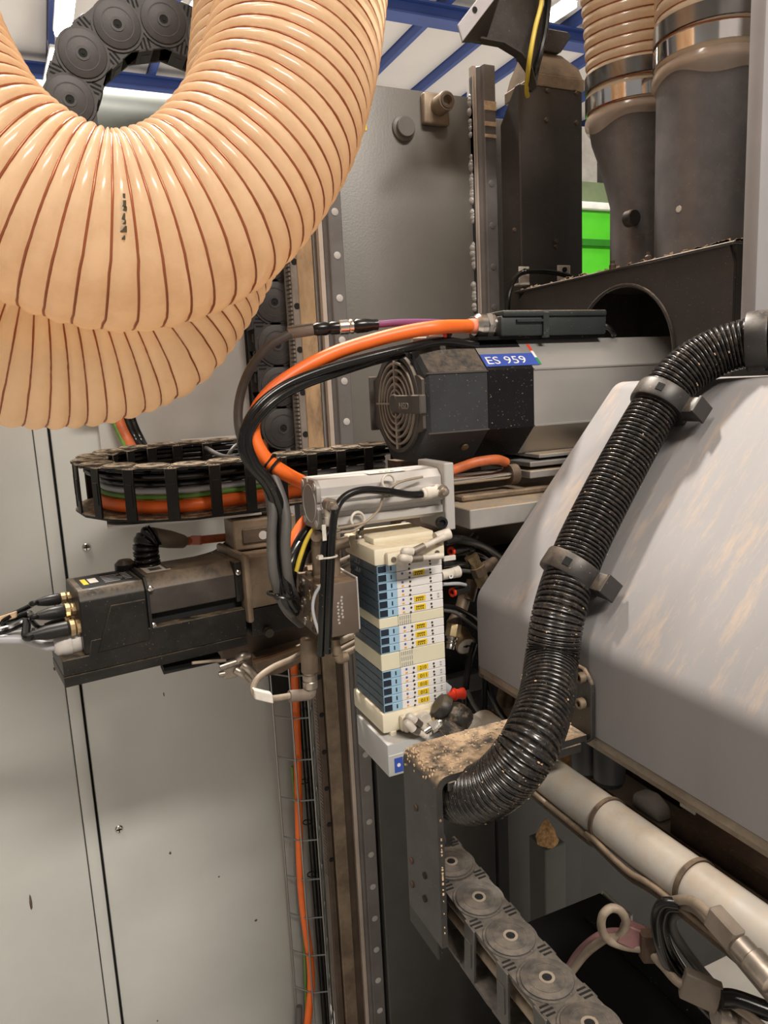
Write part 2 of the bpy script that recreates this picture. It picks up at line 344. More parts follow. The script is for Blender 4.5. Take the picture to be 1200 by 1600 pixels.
# far green machine glimpsed between the ducts
t = thing('green_machine', 'bright green machine enclosure seen through the slot between black ducts', 'machine', pY(931, 420, 2.6))
def far(r0, r1, x0=905, x1=960, y=2.6): return pY(x0, r1, y), pY(x1, r0, y)
a0, a1 = pY(880, 470, 2.6), pY(985, 332, 2.6)
b = MB(); b.box((a0.x, 2.6, 0), (a1.x, 3.0, a1.z), 0.01); part('enclosure', b, G['greenmach'], t)
b = MB(); b.box((a0.x, 2.585, pY(930, 385, 2.6).z), (a1.x, 2.6, pY(930, 375, 2.6).z)); part('seam', b, mat('green_dark', (0.02, 0.2, 0.01)), t)
b = MB(); b.box((a0.x, 2.58, a1.z), (a1.x, 3.0, a1.z + 0.028), 0.004); part('bright_edge', b, mat('white_strip', (0.85, 0.85, 0.82), 0.4), t)  # plain white strip along the enclosure top
b = MB(); b.box((a0.x, 2.7, a1.z + 0.03), (a1.x, 3.0, pY(930, 285, 2.7).z)); part('upper_band', b, mat('olive_band', (0.13, 0.17, 0.09), 0.5), t)
b = MB(); b.box((a0.x - 0.05, 2.8, pY(930, 285, 2.8).z), (pY(933, 260, 2.8).x, 3.0, pY(930, 200, 2.8).z)); part('upper_cover', b, G['lightstrip'], t)

# ================================================================== CABINET (left)
yC = 1.38
zt = 1.865
cab = thing('electrical_cabinet', 'large pale grey sheet metal cabinet with tall doors behind the servo motor', 'cabinet', (0, yC, 0))
xs0, xs1, xs2 = pY(119, 1200, yC).x, pY(140, 1200, yC).x, pY(143.5, 1200, yC).x
b = MB(); b.box((-0.95, yC + 0.022, 0.02), (0.42, yC + 0.5, zt - 0.02)); part('carcass', b, G['cab_gap'], cab)
b = MB(); b.box((-0.95, yC, 0.02), (xs0 - 0.0008, yC + 0.02, zt), 0.004, 2); part('door', b, G['cabinet'], cab)
b = MB(); b.box((xs0 + 0.0002, yC - 0.0045, 0.02), (xs1, yC + 0.02, zt), 0.003, 2); part('frame_strip', b, G['cabinet'], cab)
b = MB(); b.box((xs2, yC, 0.02), (0.415, yC + 0.02, zt), 0.004, 2); d2 = part('door', b, G['cabinet'], cab)
for px, py in ((135, 855), (186, 1295)):
    p = pY(px, py, yC)
    b = MB(); b.lathe(p + V((0, 0.001, 0)), (0, -1, 0), [(0.0075, 0), (0.0075, 0.002), (0.0055, 0.0045), (0.0, 0.005)], 16); sc = part('screw', b, G['chrome'], cab)
    b = MB(); b.box(p + V((-0.005, -0.0052, -0.0009)), p + V((0.005, -0.0042, 0.0009))); b.box(p + V((-0.0009, -0.0052, -0.005)), p + V((0.0009, -0.0042, 0.005))); part('slot', b, G['void'], sc)
for px, py, sx, sz in ((266, 1333, .003, .004), (400, 1438, .004, .003), (48, 1410, .003, .018), (85, 1045, .002, .004), (256, 1085, .0015, .006), (342, 1370, .002, .002), (246, 1595, .002, .002)):
    p = pY(px, py, yC); b = MB(); b.lathe(p, (0, -1, 0), [(1, 0), (1, 0.0004)], 8)
    for v in b.bm.verts: v.co = V((p.x + (v.co.x - p.x) * sx * random.uniform(.6, 1), v.co.y, p.z + (v.co.z - p.z) * sz * random.uniform(.6, 1)))
    part('paint_chip', b, G['browndark'], cab)
# pale upper panel right of the door frame
xu = pY(155, 680, 1.36).x
b = MB(); b.box((xu, 1.36, 1.33), (0.36, 1.379, zt), 0.004, 2); part('upper_panel', b, mat('upper_panel_paint', (0.50, 0.49, 0.47), 0.4, var=0.04, bump=0.12, bscale=180), cab)
# pale round duct on top of the cabinet
dz = pY(220, 194, 1.56).z
b = MB(); b.cyl((-0.9, 1.56, dz), (0.36, 1.56, dz), 0.056, n=40)
solo('overhead_duct', b, G['duct'], 'pale green grey round duct lying on top of the cabinet behind the chain arch', 'duct')
b = MB(); b.box((-0.9, 1.50, zt), (0.34, 1.62, dz - 0.048), 0.004); solo('duct_saddle', b, G['cabinet'], 'pale flat saddle on the cabinet top under the overhead duct', 'support')

# ================================================================== COLUMN with guide rails
yP = 1.25
col = thing('machine_column', 'grey machine column with two vertical guide rails and weld seam', 'column', (0.62, yP, 0))
xr0, xr1 = pY(520, 470, 1.225).x, pY(541, 470, 1.225).x
xq0, xq1 = pY(759, 300, 1.225).x, pY(777, 300, 1.225).x
ztop = 2.008
b = MB(); b.box((xr1 - 0.02, yP, 0.0), (xq0 + 0.02, yP + 0.3, ztop), 0.004, 2); part('front_panel', b, G['colgrey'], col)
b = MB(); b.box((xq0 + 0.02, yP + 0.02, 0), (pY(800, 300, yP + 0.02).x, yP + 0.3, 1.985), 0.004, 2); part('side_panel', b, G['lightstrip'], col)
def rail(x0, x1, top, n, z0, pitch, capm):
    b = MB(); b.prism([(x0 - 0.006, yP, 0), (x0 - 0.006, yP - 0.011, 0), (x0, yP - 0.016, 0), (x0, yP - 0.026, 0), (x1, yP - 0.026, 0), (x1, yP - 0.016, 0), (x1 + 0.004, yP - 0.011, 0), (x1 + 0.004, yP, 0)], (0, 0, top), 0.0012, 1)
    r = part('guide_rail', b, G['steelrail'], col)
    b = MB(); b.box((x0 - 0.014, yP - 0.012, 0), (x0 - 0.0065, yP, top)); part('ground_edge', b, G['railside'], r)
    for k in range(n):
        z = z0 - k * pitch
        if z < 0.05: break
        c = V(((x0 + x1) / 2, yP - 0.0262, z)); b = MB(); b.lathe(c, (0, -1, 0), [(0.0062, 0), (0.0062, 0.0006), (0.005, 0.001)], 16); part('bolt_cap', b, capm, r)
    return r
zc0 = 1.7192
rail(xr0, xr1, 2.0, 26, zc0 + 3 * 0.0703, 0.0703, G['cap'])
rail(xq0, xq1, 2.055, 26, pY(772, 287, yP - .026).z, 0.0735, G['steelrail'])
b = MB(); xb = pY(741, 300, yP).x; b.box((xb, yP - 0.012, 0), (xq0 - 0.014, yP + 0.01, 2.04), 0.002); part('backing_bar', b, G['lightstrip'], col)
for px, a, c in ((766, 158, 172), (766, 190, 197), (768, 210, 215)):
    p, q = pY(px, a, yP - .027), pY(px, c, yP - .027); b = MB(); b.box((xq0, yP - 0.0275, q.z), (xq1, yP - 0.0262, p.z)); part('glue_streak', b, G['wood'], col)
# weld seam: separate beads
for r0, r1 in ((150, 178), (188, 214), (244, 266), (270, 278), (280, 316), (330, 348), (382, 420), (444, 470), (476, 486)):
    p, q = pY(735 + r0 * 0.02 - 2, r0, yP), pY(735 + r1 * 0.02 - 2, r1, yP); k = max(2, int((p.z - q.z) / 0.0048)); b = MB()
    for i in range(k):
        z = p.z + (q.z - p.z) * (i + .5) / k; s_ = random.uniform(.0055, .0092)
        b.lathe((p.x + random.uniform(-.002, .002), yP, z), (0, -1, 0), [(s_, 0), (s_ * .85, 0.003), (s_ * .5, 0.0052), (0, 0.006)], 10)
    part('weld_bead', b, G['weld'], col)
# round plug and square block with socket screw
p = pY(630, 201, yP); b = MB(); b.lathe(p, (0, -1, 0), [(0.0225, 0), (0.0215, 0.004), (0.018, 0.006), (0.0168, 0.0065), (0.0168, 0.013), (0.016, 0.014), (0, 0.014)], 32); part('round_plug', b, G['colgrey'], col)
p = pY(677, 174, yP); b = MB(); b.box(p + V((-0.026, -0.014, -0.026)), p + V((0.026, 0, 0.026)), 0.004, 3); sq = part('square_block', b, G['dirtysteel'], col)
q = p + V((0.004, -0.014, 0.004)); b = MB(); b.lathe(q, (0, -1, 0), [(0.0165, 0), (0.0165, 0.026), (0.0155, 0.03), (0.0085, 0.03), (0.0085, 0.02), (0, 0.02)], 24); part('threaded_boss', b, G['dirtysteel'], sq)
b = MB(); b.washer(q + V((0, -0.0301, 0)), (0, -1, 0), 0.0085, 0.013, 0.002); part('socket_ring', b, G['browndark'], sq)
# yellow and black sticker
p = pY(566, 178, yP - .0008); b = MB(); b.box(p + V((-0.03, 0, -0.026)), p + V((0.007, 0.0006, 0.026))); st = part('warning_sticker', b, G['lblyellow'], col, 'yellow and black sticker half hidden by the hose')
b = MB(); b.box(p + V((-0.028, -0.0004, -0.019)), p + V((0.004, 0, 0.022))); part('black_field', b, G['ink'], st)
# strips left of the first rail
def vstrip(name, pa, pb, row, y0, y1, z1, m, bev=0.001):
    xa, xb_ = pY(pa, row, y0).x, pY(pb, row, y0).x; b = MB(); b.box((xa, y0, 0), (xb_, y1, z1), bev, 1); return part(name, b, m, col), xa, xb_
vstrip('pale_strip', 494, 512, 470, 1.262, 1.30, 1.97, G['lightstrip'])
vstrip('brown_strip', 468, 493, 470, 1.255, 1.31, 1.97, G['rackbrown'])
hs, xa, xb_ = vstrip('holed_strip', 457.5, 468, 470, 1.258, 1.30, 1.97, mat('holed_strip_grey', (0.22, 0.19, 0.165), 0.5, grime=0.5, gscale=20))
for k in range(40):
    z = 1.86 - k * 0.0735
    if z < .05: break
    b = MB(); b.lathe(((xa + xb_) / 2 + 0.001, 1.2585, z), (0, -1, 0), [(0.0055, 0), (0.0055, 0.001), (0, 0.001)], 14); part('hole', b, G['void'], hs)
for k in range(150):
    pass
b = MB()
for k in range(190):
    z = 1.9 - k * 0.0072; b.box((xa - 0.0028, 1.262, z), (xa + 0.001, 1.285, z + 0.0042))
tr = part('rack_teeth', b, MATS['holed_strip_grey'], hs); tr['kind'] = 'stuff'
b = MB(); b.box((pY(512, 470, 1.27).x, 1.268, 0), (xr0 - 0.01, 1.30, 1.97)); part('dark_gap_bar', b, G['browndark'], col)
b = MB(); b.box((pY(385, 600, 1.372).x, 1.358, 0.9), (xa - 0.004, 1.42, 1.97)); part('recess_shade', b, G['void'], col)  # black sheet painting the deep shade of the recess behind the chain
# lower part of the column: rusty beam in front of the strips
x0, x1, x2, x3 = [pY(p, 1150, 1.235).x for p in (503, 512, 533, 548)]
for n_, xa_, xb2, y0, m_ in (('beam_flange', x0, x1, 1.245, G['browndark']), ('beam_face', x1 + 0.001, x2, 1.238, G['dirtysteel']), ('beam_return', x2 + 0.001, x3, 1.246, G['browndark'])):
    b = MB(); b.box((xa_, y0, 0), (xb2, 1.256, 1.285), 0.0015, 1); o = part(n_, b, m_, col)
    if n_ == 'beam_flange':
        for k in range(8):
            z = 1.12 - k * 0.075; bb = MB(); bb.lathe(((xa_ + xb2) / 2, y0 - 0.0002, z), (0, -1, 0), [(0.005, 0), (0.004, 0.0015), (0, 0.0015)], 12); part('bolt_hole', bb, G['void'], o)
# lower apron right of the rail, shade put into its darker grey
b = MB(); b.box((xr1 + 0.006, 1.215, 0), (xq0 - 0.02, 1.249, 1.14), 0.002, 1); part('apron', b, mat('apron_shade', (0.06, 0.058, 0.056), 0.5, var=0.1), col)

# ================================================================== BIG AMBER HOSES
def helix_hose(name, pts, R, pitch, amp, wr, mwall, label, cat='hose', group=None, nθ=44, per=8):
    P, Ltot = resample(smooth(pts, 24), pitch / per); fr = frames(P)
    t = thing(name, label, cat, P[len(P) // 2] - V((0, 0, R)), group)
    rs = []
    for i, (p, f) in enumerate(zip(P, fr)):
        r = []
        for k in range(nθ):
            th = 2 * PI * k / nθ; ph = (i / per + th / (2 * PI)) % 1.0
            bul = math.sin(PI * ph) ** 0.6
            r.append(p + (f[0] * math.cos(th) + f[1] * math.sin(th)) * (R - amp + 2 * amp * bul))
        rs.append(r)
    b = MB(); b.rings(rs, caps=False); part('hose_wall', b, mwall, t, ang=80)
    W = []; st = 48; n = int((len(P) - 1) / per * st)
    for j in range(n):
        th = -2 * PI * j / st; x = j / st * per; i = int(x)
        if i >= len(P) - 1: break
        q = x - i; p = P[i].lerp(P[i + 1], q); f = fr[i]
        W.append(p + (f[0] * math.cos(th) + f[1] * math.sin(th)) * (R - amp + wr * 1.25))
    b = MB(); b.tube(W, wr, 6, 0); part('spiral_wire', b, G['wire'], t, ang=80)
    return t, P, fr
h1 = [pF(*a) for a in ((515, -520, .80), (508, -390, .77), (500, -260, .74), (488, -120, .72), (474, 0, .70), (455, 105, .683), (415, 215, .665), (327, 322, .643), (208, 366, .62), (88, 341, .598), (-35, 260, .578), (-120, 145, .57), (-180, 0, .575), (-212, -180, .60), (-222, -360, .64))]
t1, P1, f1 = helix_hose('suction_hose', h1, 0.0775, 0.0136, 0.0021, 0.0011, G['hose'], 'large glossy amber ribbed suction hose hanging in a loop nearest the camera')
h2 = [pF(*a) for a in ((416, -420, .97), (413, -300, .94), (411, -190, .91), (409, -60, .885), (404, 60, .865), (388, 200, .845), (342, 360, .83), (262, 492, .81), (196, 536, .795), (108, 554, .772), (8, 546, .745), (-100, 496, .72), (-185, 410, .71), (-245, 270, .72), (-280, 90, .745), (-290, -110, .79))]
helix_hose('suction_hose', h2, 0.0745, 0.0146, 0.0024, 0.0010, G['hose2'], 'amber ribbed suction hose hanging lower behind the nearest hose loop')
# faded print on the near hose
b = MB()
for i, py in enumerate((306, 318, 326, 338, 347, 358, 371)):
    c = pF(193, py, .615); best = None
    for p in P1:
        d = (p - EYE); pr = proj(p)
    d = ray(193, py); lo = 0.3
    while lo < .8:
        q = EYE + d * lo
        if min((q - p).length for p in P1) < 0.0795: break
        lo += 0.0005
    q = EYE + d * (lo); w_ = 0.0012 + 0.0006 * (i % 3); h_ = 0.0016 + 0.0007 * (i % 2)
    b.obox(q, _R * w_, _U * h_, _F * 0.0004)
mk = part('print_mark', b, G['ink'], t1, 'small faded black print')
# right hand hoses, ducts
# ================================================================== BLACK DUCTS AND SHORT HOSES (upper right)
def plate_hole(b, x0, x1, y0, y1, z0, z1, cy, cz, R, n=64):
    rs = [[], [], [], []]
    for i in range(n):
        t = 2 * PI * i / n; c, s = math.cos(t), math.sin(t)
        k = 1e9
        if c > 1e-6: k = min(k, (y1 - cy) / c)
        if c < -1e-6: k = min(k, (y0 - cy) / c)
        if s > 1e-6: k = min(k, (z1 - cz) / s)
        if s < -1e-6: k = min(k, (z0 - cz) / s)
        for q, (x, r) in enumerate(((x0, R), (x0, k), (x1, k), (x1, R))): rs[q].append(V((x, cy + r * c, cz + r * s)))
    b.rings(rs, closed=True)
xb, y0b, y1b, z0b, z1b = 0.774, 0.668, 1.125, 1.40, 1.645
bx = thing('extraction_box', 'black dust extraction box with round opening around the spindle motor end', 'duct box', (0.87, 0.9, z0b))
b = MB(); plate_hole(b, xb, xb + 0.004, y0b, y1b, z0b, z1b, 0.862, 1.52, 0.103); part('side_wall', b, G['darkpaint'], bx)
b = MB(); b.box((xb + 0.0045, y0b, z0b), (1.0505, y0b + 0.004, z1b)); part('front_wall', b, G['darkpaint'], bx)
b = MB(); b.box((xb + 0.0045, y1b - 0.004, z0b), (1.0505, y1b, z1b)); part('rear_wall', b, G['darkpaint'], bx)
b = MB(); b.box((1.051, y0b, z0b), (1.055, y1b, z1b)); part('side_wall', b, G['darkpaint'], bx)
b = MB(); b.box((xb - 0.003, y0b - 0.003, z1b), (1.056, y1b, z1b + 0.004), 0.001, 1); part('top_plate', b, G['darkpaint'], bx)
b = MB(); b.ring((xb, 0.862, 1.52), (1, 0, 0), 0.103, 0.0028, 56, 8); part('opening_rim', b, G['darkpaint'], bx)
b = MB()
for k in range(60):
    y = y0b + 0.01 + (y1b - y0b - 0.03) * random.random() ** 1.6; b.obox((xb - 0.001, y, z1b + 0.004 + random.random() * .002), V((0.0005, 0, 0)), V((0, random.uniform(.002, .006), random.uniform(-.001, .001))), V((0, 0, random.uniform(.0005, .0018))))
    x = random.uniform(xb, 0.90); b.obox((x, y0b - 0.002, z1b + 0.004 + random.random() * .002), V((random.uniform(.002, .006), 0, random.uniform(-.001, .001))), V((0, .0005, 0)), V((0, 0, random.uniform(.0005, .0018))))
ch = part('wood_chips', b, G['wood'], bx); ch['kind'] = 'stuff'
# round duct right
Rd = 0.0735
c2 = pF(1109, 300, 1.05); c1 = pF(993, 300, 1.21)
zt2 = pF(1109, 118, 1.05).z; zt1 = pF(975, 180, 1.20).z
d = thing('round_duct', 'wide black round duct standing at right on the extraction box', 'duct', (c2.x, c2.y, z1b + .004))
b = MB(); b.lathe((c2.x, c2.y, z1b + .0045), (0, 0, 1), [(Rd + .004, 0), (Rd + .004, 0.004), (Rd, 0.006), (Rd, zt2 - z1b - .0045), (Rd - .002, zt2 - z1b - .0045), (Rd - .002, 0)], 48); part('duct_wall', b, G['ductgrey'], d)
b = MB(); q = pF(1044, 324, 1.0); dq = (q - V((c2.x, c2.y, q.z))).normalized(); b.lathe(V((c2.x, c2.y, q.z)) + dq * (Rd - .001), dq, [(0.005, 0), (0.0045, 0.0015), (0, 0.0016)], 7); part('glue_blob', b, G['paper'], d)
d = thing('flared_duct', 'dark flared duct behind and left of the wide round duct', 'duct', (c1.x, c1.y, z1b + .004))
pr = [(0.078, 0.047), (0.078, 0.052), (0.078, 0.060), (0.077, 0.068), (0.075, 0.074)]; rs = []; H = zt1 - z1b - .005
for i, h in enumerate((0, 0.45, 0.68, 0.84, 0.93, 1.0)):
    k = max(0, (h - 0.45) / 0.5); k = min(1, k); k = k * k * (3 - 2 * k); rx = 0.060 + 0.0135 * k; ry = 0.047 + 0.0265 * k; cx = c1.x + 0.012 * (1 - k); cy = c1.y - 0.012 * (1 - k)
    rs.append([V((cx + rx * math.cos(t) * (abs(math.cos(t)) ** (-0.25 * (1 - k)) if abs(math.cos(t)) > .02 else 1), cy + ry * math.sin(t), z1b + .0045 + H * h)) for t in [2 * PI * j / 48 for j in range(48)]])
b = MB(); b.rings(rs); part('duct_wall', b, G['ductgrey'], d, ang=50)
p = pF(983, 342, 1.16)
b = MB(); b.lathe((p.x, c1.y - 0.050, p.z), (0, -1, 0), [(0.0125, -0.01), (0.0125, 0.004), (0.011, 0.0055), (0, 0.0055)], 24); part('plug', b, G['darkpaint'], d)
b = MB()
for px, py in ((957, 436), (1013, 419)): q = pX(px, py, xb + .006); b.lathe((q.x, q.y, z1b + .0045), (0, 0, 1), [(0.005, 0), (0.005, 0.006), (0.003, 0.008), (0.003, 0.012), (0, 0.012)], 6)
part('nut', b, G['browndark'], d)
def top_hose(base, R, pts, label, clamps, filmz, seed):
    t, P, fr = helix_hose('suction_hose', pts, R, 0.0165, 0.0022, 0.0011, G['hose3'], label, nθ=40)
    ax = (pts[1] - pts[0]).normalized()
    for i, h in enumerate(clamps):
        c = pts[0] + ax * h; m_ = G['clamp']
        b = MB(); b.lathe(c, ax, [(R + 0.001, 0), (R + 0.0035, 0.0005), (R + 0.0035, 0.0215), (R + 0.001, 0.022), (R + 0.001, 0)], 56); k = part('hose_clamp', b, (G['clamp'], G['clampdark'])[i % 2], t, ang=60)
    u, v, a = frame(ax); rs = []; rnd = random.Random(seed)
    for j in range(5):
        r = []
        for i in range(60):
            th = 2 * PI * i / 60; k = j / 4; wob = 0.006 * math.sin(th * 2 + seed) + 0.004 * math.sin(th * 5 + 1.3 * seed)
            rr = R + 0.001 + 0.0045 * math.sin(k * PI * .9) - 0.001 * k
            r.append(pts[0] + ax * (filmz * .7 * (1 - k) - 0.003 - k * (0.010 + wob)) + (u * math.cos(th) + v * math.sin(th)) * rr)
        rs.append(r)
    b = MB(); b.rings(rs, caps=False); part('torn_collar', b, G['film'], t, 'torn translucent hose end over the duct', ang=80)
    return t
b2 = V((c2.x, c2.y, zt2 - 0.012))
top_hose(b2, Rd + 0.002, [b2, b2 + V((0, 0, 0.12)), b2 + V((0.003, 0, 0.24)), b2 + V((0.005, 0.0, 0.36))], 'clear amber ribbed hose clamped on the wide black duct at far right', (0.018, 0.046), 0.022, 2)
b1 = V((c1.x, c1.y, zt1 - 0.010)); up = V((-0.03, -0.02, 0.12))
top_hose(b1, Rd + 0.002, [b1, b1 + V((-0.004, -0.002, 0.09)), b1 + V((-0.022, -0.01, 0.19)), b1 + V((-0.055, -0.02, 0.29)), b1 + V((-0.10, -0.03, 0.38))], 'clear amber ribbed hose with shiny clamps on the flared duct', (0.014, 0.046), 0.02, 5)
# square post with tabs and cable
x0, x1, y0, yb = 0.805, 0.942, 1.15, 1.215
zp = pY(870, 138, y0).z; zq = pY(811, 148, 1.19).z
post = thing('square_post', 'black square sheet metal post between the column and the ducts', 'post', ((x0 + x1) / 2, y0, 1.56))
b = MB(); b.prism([(x0, y0, 1.50), (x0, y0 + .06, 1.50), (x0, y0 + .06, zp - .05), (x0, y0 + .012, zp), (x0, y0, zp)], (x1 - x0, 0, 0), .002, 1); part('post_body', b, G['darkpaint'], post)
for px, py in ((855, 142), (900, 146), (853, 188), (900, 192), (868, 377), (868, 386), (803, 360)):
    p = pY(px, py, y0); b = MB(); b.lathe(p, (0, -1, 0), [(0.0042, 0), (0.0042, 0.002), (0.003, 0.004), (0, 0.004)], 8); part('screw', b, G['browndark'], post)
for px0, px1, r0, r1 in ((806, 822, 418, 444), (866, 886, 416, 443)):
    p, q = pY(px0, r1, 1.138), pY(px1, r0, 1.138); b = MB(); b.box((p.x, 1.128, p.z), (q.x, 1.130, q.z), 0.0008, 1); b.box((p.x, 1.128, p.z - 0.002), (q.x, 1.149, p.z + .001)); tb = part('white_tab', b, G['fitwhite'], post, 'small white tab with black screw')
    c = V(((p.x + q.x) / 2, 1.1278, q.z - 0.008)); b = MB(); b.lathe(c, (0, -1, 0), [(0.0045, 0), (0.0045, 0.003), (0, 0.0035)], 10); part('screw', b, G['void'], tb)
b = MB(); b.tube([pY(*a) for a in ((793, 490, 1.14), (796, 455, 1.125), (812, 428, 1.116), (846, 424, 1.116), (880, 429, 1.116), (915, 439, 1.118), (945, 436, 1.13))], 0.0045, 10); solo('black_cable', b, G['blkrub'], 'thin black cable looping through white tabs on the square post', 'cable')
# transition and bracket above the post
zz = [pY(870, r, y0).z for r in (132, 118, 100, 72)]
tp = thing('post_transition', 'tapered brownish metal transition standing on the black square post', 'duct fitting', (0.87, 1.19, zp))
xa, xb2 = pY(838, 128, y0).x, pY(906, 128, y0).x
b = MB(); b.box((xa, y0 - 0.002, zp + 0.0005), (xb2 + 0.01, y0 + 0.10, zz[1]), 0.002, 1); part('collar', b, G['dirtysteel'], tp)
rs = []
for z, a_, c_, dy in ((zz[1] + .0005, xa + 0.003, xb2 + 0.006, 0), (zz[2], xa + 0.006, xb2 + 0.002, 0.006), (zz[3], xa + 0.010, pY(893, 72, y0).x, 0.03)):
    rs.append([V((a_, y0 + dy, z)), V((c_, y0 + dy, z)), V((c_, y0 + 0.095 - dy, z)), V((a_, y0 + 0.095 - dy, z))])
b = MB(); b.rings(rs); part('taper', b, G['dirtysteel'], tp)
z5 = pY(870, 36, y0).z
b = MB(); b.prism([(xa + 0.012, y0 + 0.02, zz[3] + .0005), (pY(888, 72, y0).x, y0 + 0.02, zz[3] + .0005), (pY(904, 50, y0).x, y0 + 0.02, pY(904, 50, y0).z), (pY(900, 36, y0).x, y0 + 0.02, z5), (xa + 0.012, y0 + 0.02, z5)], (0, 0.06, 0), 0.002, 1); part('upper_cover', b, G['darkpaint'], tp)
br = thing('overhead_bracket', 'dark sheet metal bracket with pale drilled edge at the top of the picture', 'bracket', pY(800, 80, 1.10))
yk = 1.09
P = [pY(a, c, yk) for a, c in ((728, 62), (778, 71), (806, 88), (822, 112), (829, 140), (839, 140), (846, 90), (852, 40), (846, -60), (800, -60))]
b = MB(); b.prism(P, (0, 0.004, 0), 0.001, 1); part('web', b, G['blackpaint'], br)
b = MB(); Q = [pY(a, c, yk) for a, c in ((728, 62), (778, 71), (806, 88), (822, 112), (829, 140))]
for a_, c_ in zip(Q, Q[1:]):
    b.prism([a_ + V((0, -0.018, 0)), c_ + V((0, -0.018, 0)), c_ + V((0, 0, 0)), a_], (0, 0, -0.003))
part('lower_lip', b, G['darkpaint'], br)
A, B_ = pY(716, 38, 1.035), pY(768, -30, 1.035); sd = (B_ - A).normalized(); nn = V((sd.z, 0, -sd.x))
b = MB(); b.prism([A, B_, B_ + nn * 0.02, A + nn * 0.02 + sd * -0.012], (0, 0.004, 0), 0.001, 1); e = part('drilled_edge', b, mat('pale_edge', (0.42, 0.40, 0.42), 0.5, var=0.1, bump=0.1), br, 'pale steel edge with one drilled hole')
c = pY(742, 15, 1.034); b = MB(); b.lathe(c, (0, -1, 0), [(0.0042, 0), (0.0042, 0.0005), (0, 0.0005)], 16); part('hole', b, G['void'], e)
b = MB(); P = [A + nn * .02 + sd * -.012, B_ + nn * 0.02, pY(800, -60, yk), pY(760, 64, yk)]; b.prism([p + V((0, 0.002, 0)) for p in P], (0, 0.003, 0)); part('inner_web', b, G['darkpaint'], br)
b = MB(); b.tube([pY(*a) for a in ((850, -40, 1.06), (846, 5, 1.06), (836, 45, 1.06), (827, 95, 1.065), (823, 135, 1.10), (824, 150, 1.13))], 0.0038, 10); solo('yellow_cable', b, G['yellow'], 'yellow cable hanging down beside the overhead bracket', 'cable')
b = MB(); b.tube([pY(*a) for a in ((858, -40, 1.07), (855, 15, 1.07), (850, 55, 1.07), (838, 105, 1.075), (829, 140, 1.11))], 0.0058, 10); solo('black_cable', b, G['blkrub'], 'glossy black cable beside the yellow cable under the overhead bracket', 'cable')
# pale panel at the far right
p = pY(1187, 300, .60); zb = pY(1187, 508, .60).z
b = MB(); b.box((p.x, .60, zb), (p.x + 0.35, .62, 2.3), 0.002, 2); pn = solo('side_panel', b, G['rightpanel'], 'plain pale grey upright panel at the right edge above the hood', 'panel')

# ================================================================== SPINDLE MOTOR
yc, zc = 0.860, 1.4745
def octo(h, f): return [(-h, -f), (-f, -h), (f, -h), (h, -f), (h, f), (f, h), (-f, h), (-h, f)]
def osec(x, h=0.075, f=0.0370, hz=0.0735): return [V((x, yc + a * h / 0.075 if False else yc + a, zc + c * hz / 0.075)) for a, c in octo(h, f)]
X0 = 0.4125; X1 = pY(763, 620, yc - .075).x; X2 = pY(834, 620, yc - .075).x; X3 = 0.855
sp = thing('spindle_motor', 'octagonal electric spindle motor with fan grille, black band and aluminium body', 'motor', (0.6, yc, zc - .0735))
b = MB(); b.rings([osec(X0, .071, .035, .0695), osec(X0 + 0.004), osec(X1 - 0.001)]); ecap = part('end_cap', b, G['capgrey'], sp, 'dark grey plastic end cap')
b = MB(); b.rings([osec(X1 - .0005, .0752, .037, .0737), osec(X2, .0752, .037, .0737)]); part('black_band', b, G['band'], sp)
b = MB(); b.rings([osec(X2 + .0003), osec(X3)])
for a, c in ((-.0752, .0352), (-.0752, -.0358)): b.box((X2 + .0005, yc - 0.0766, zc + c - .0009), (X3, yc - .074, zc + c + .0009))
part('aluminium_body', b, G['motoralu'], sp)
for c_ in (.0353, -.0355): b = MB(); b.box((X0, yc - 0.0762, zc + c_ - .0008), (X1, yc - .0745, zc + c_ + .0008)); part('crease_line', b, G['capface'], ecap)
# face with fan grille
cf = V((X0 - 0.0005, yc, zc))
b = MB(); plate_hole(b, X0 - 0.004, X0 + .0002, yc - .070, yc + .072, zc - .034, zc + .034, yc, zc, .0335, 48); b.washer(cf, (-1, 0, 0), 0.0565, 0.062, 0.0045, 48); part('face_frame', b, G['capface'], ecap)
b = MB(); b.lathe(cf, (-1, 0, 0), [(0.0565, 0), (0.0565, 0.0003), (0, 0.0003)], 48); part('fan_opening', b, G['void'], ecap)
for i, R in enumerate((0.051, 0.0425, 0.034, 0.0255, 0.0175)):
    b = MB(); b.washer(cf + V((-0.002, 0, 0)), (-1, 0, 0), R - 0.0013, R + 0.0013, 0.004, 44); part('grille_ring', b, G['grille'], ecap)
b = MB(); b.box((X0 - .0075, yc - .0012, zc - .0575), (X0 - .0015, yc + .0012, zc + .0575)); b.box((X0 - .0075, yc, zc - .0012), (X0 - .0015, yc + .058, zc + .0012)); part('grille_spoke', b, G['grille'], ecap)
b = MB(); b.lathe(cf, (-1, 0, 0), [(0.0125, 0), (0.0125, 0.0085), (0.011, 0.0095), (0, 0.0095)], 24); b.box((X0 - .0095, yc - .074, zc - .0115), (X0 - .0005, yc, zc + .011), 0.0012, 1); part('grille_bar', b, G['capface'], ecap, 'dusty horizontal bar with embossed letters')
text('embossed_text', 'HSD', G['grille'], ecap, (X0 - .0097, yc - .018, zc - .006), (0, -1, 0), (0, 0, 1), 0.011, 0.026)
b = MB(); b.box((X0 - .010, yc + .071, zc - .036), (X0 + .002, yc + .0748, zc + .0362), 0.001, 1); part('guard_plate', b, G['capface'], ecap)
b = MB(); b.lathe((X0 - 0.0002, yc - .037, zc + .058), (-1, 0, 0), [(0.004, 0), (0.004, .002), (0, .002)], 14); part('screw_hole', b, G['void'], ecap)
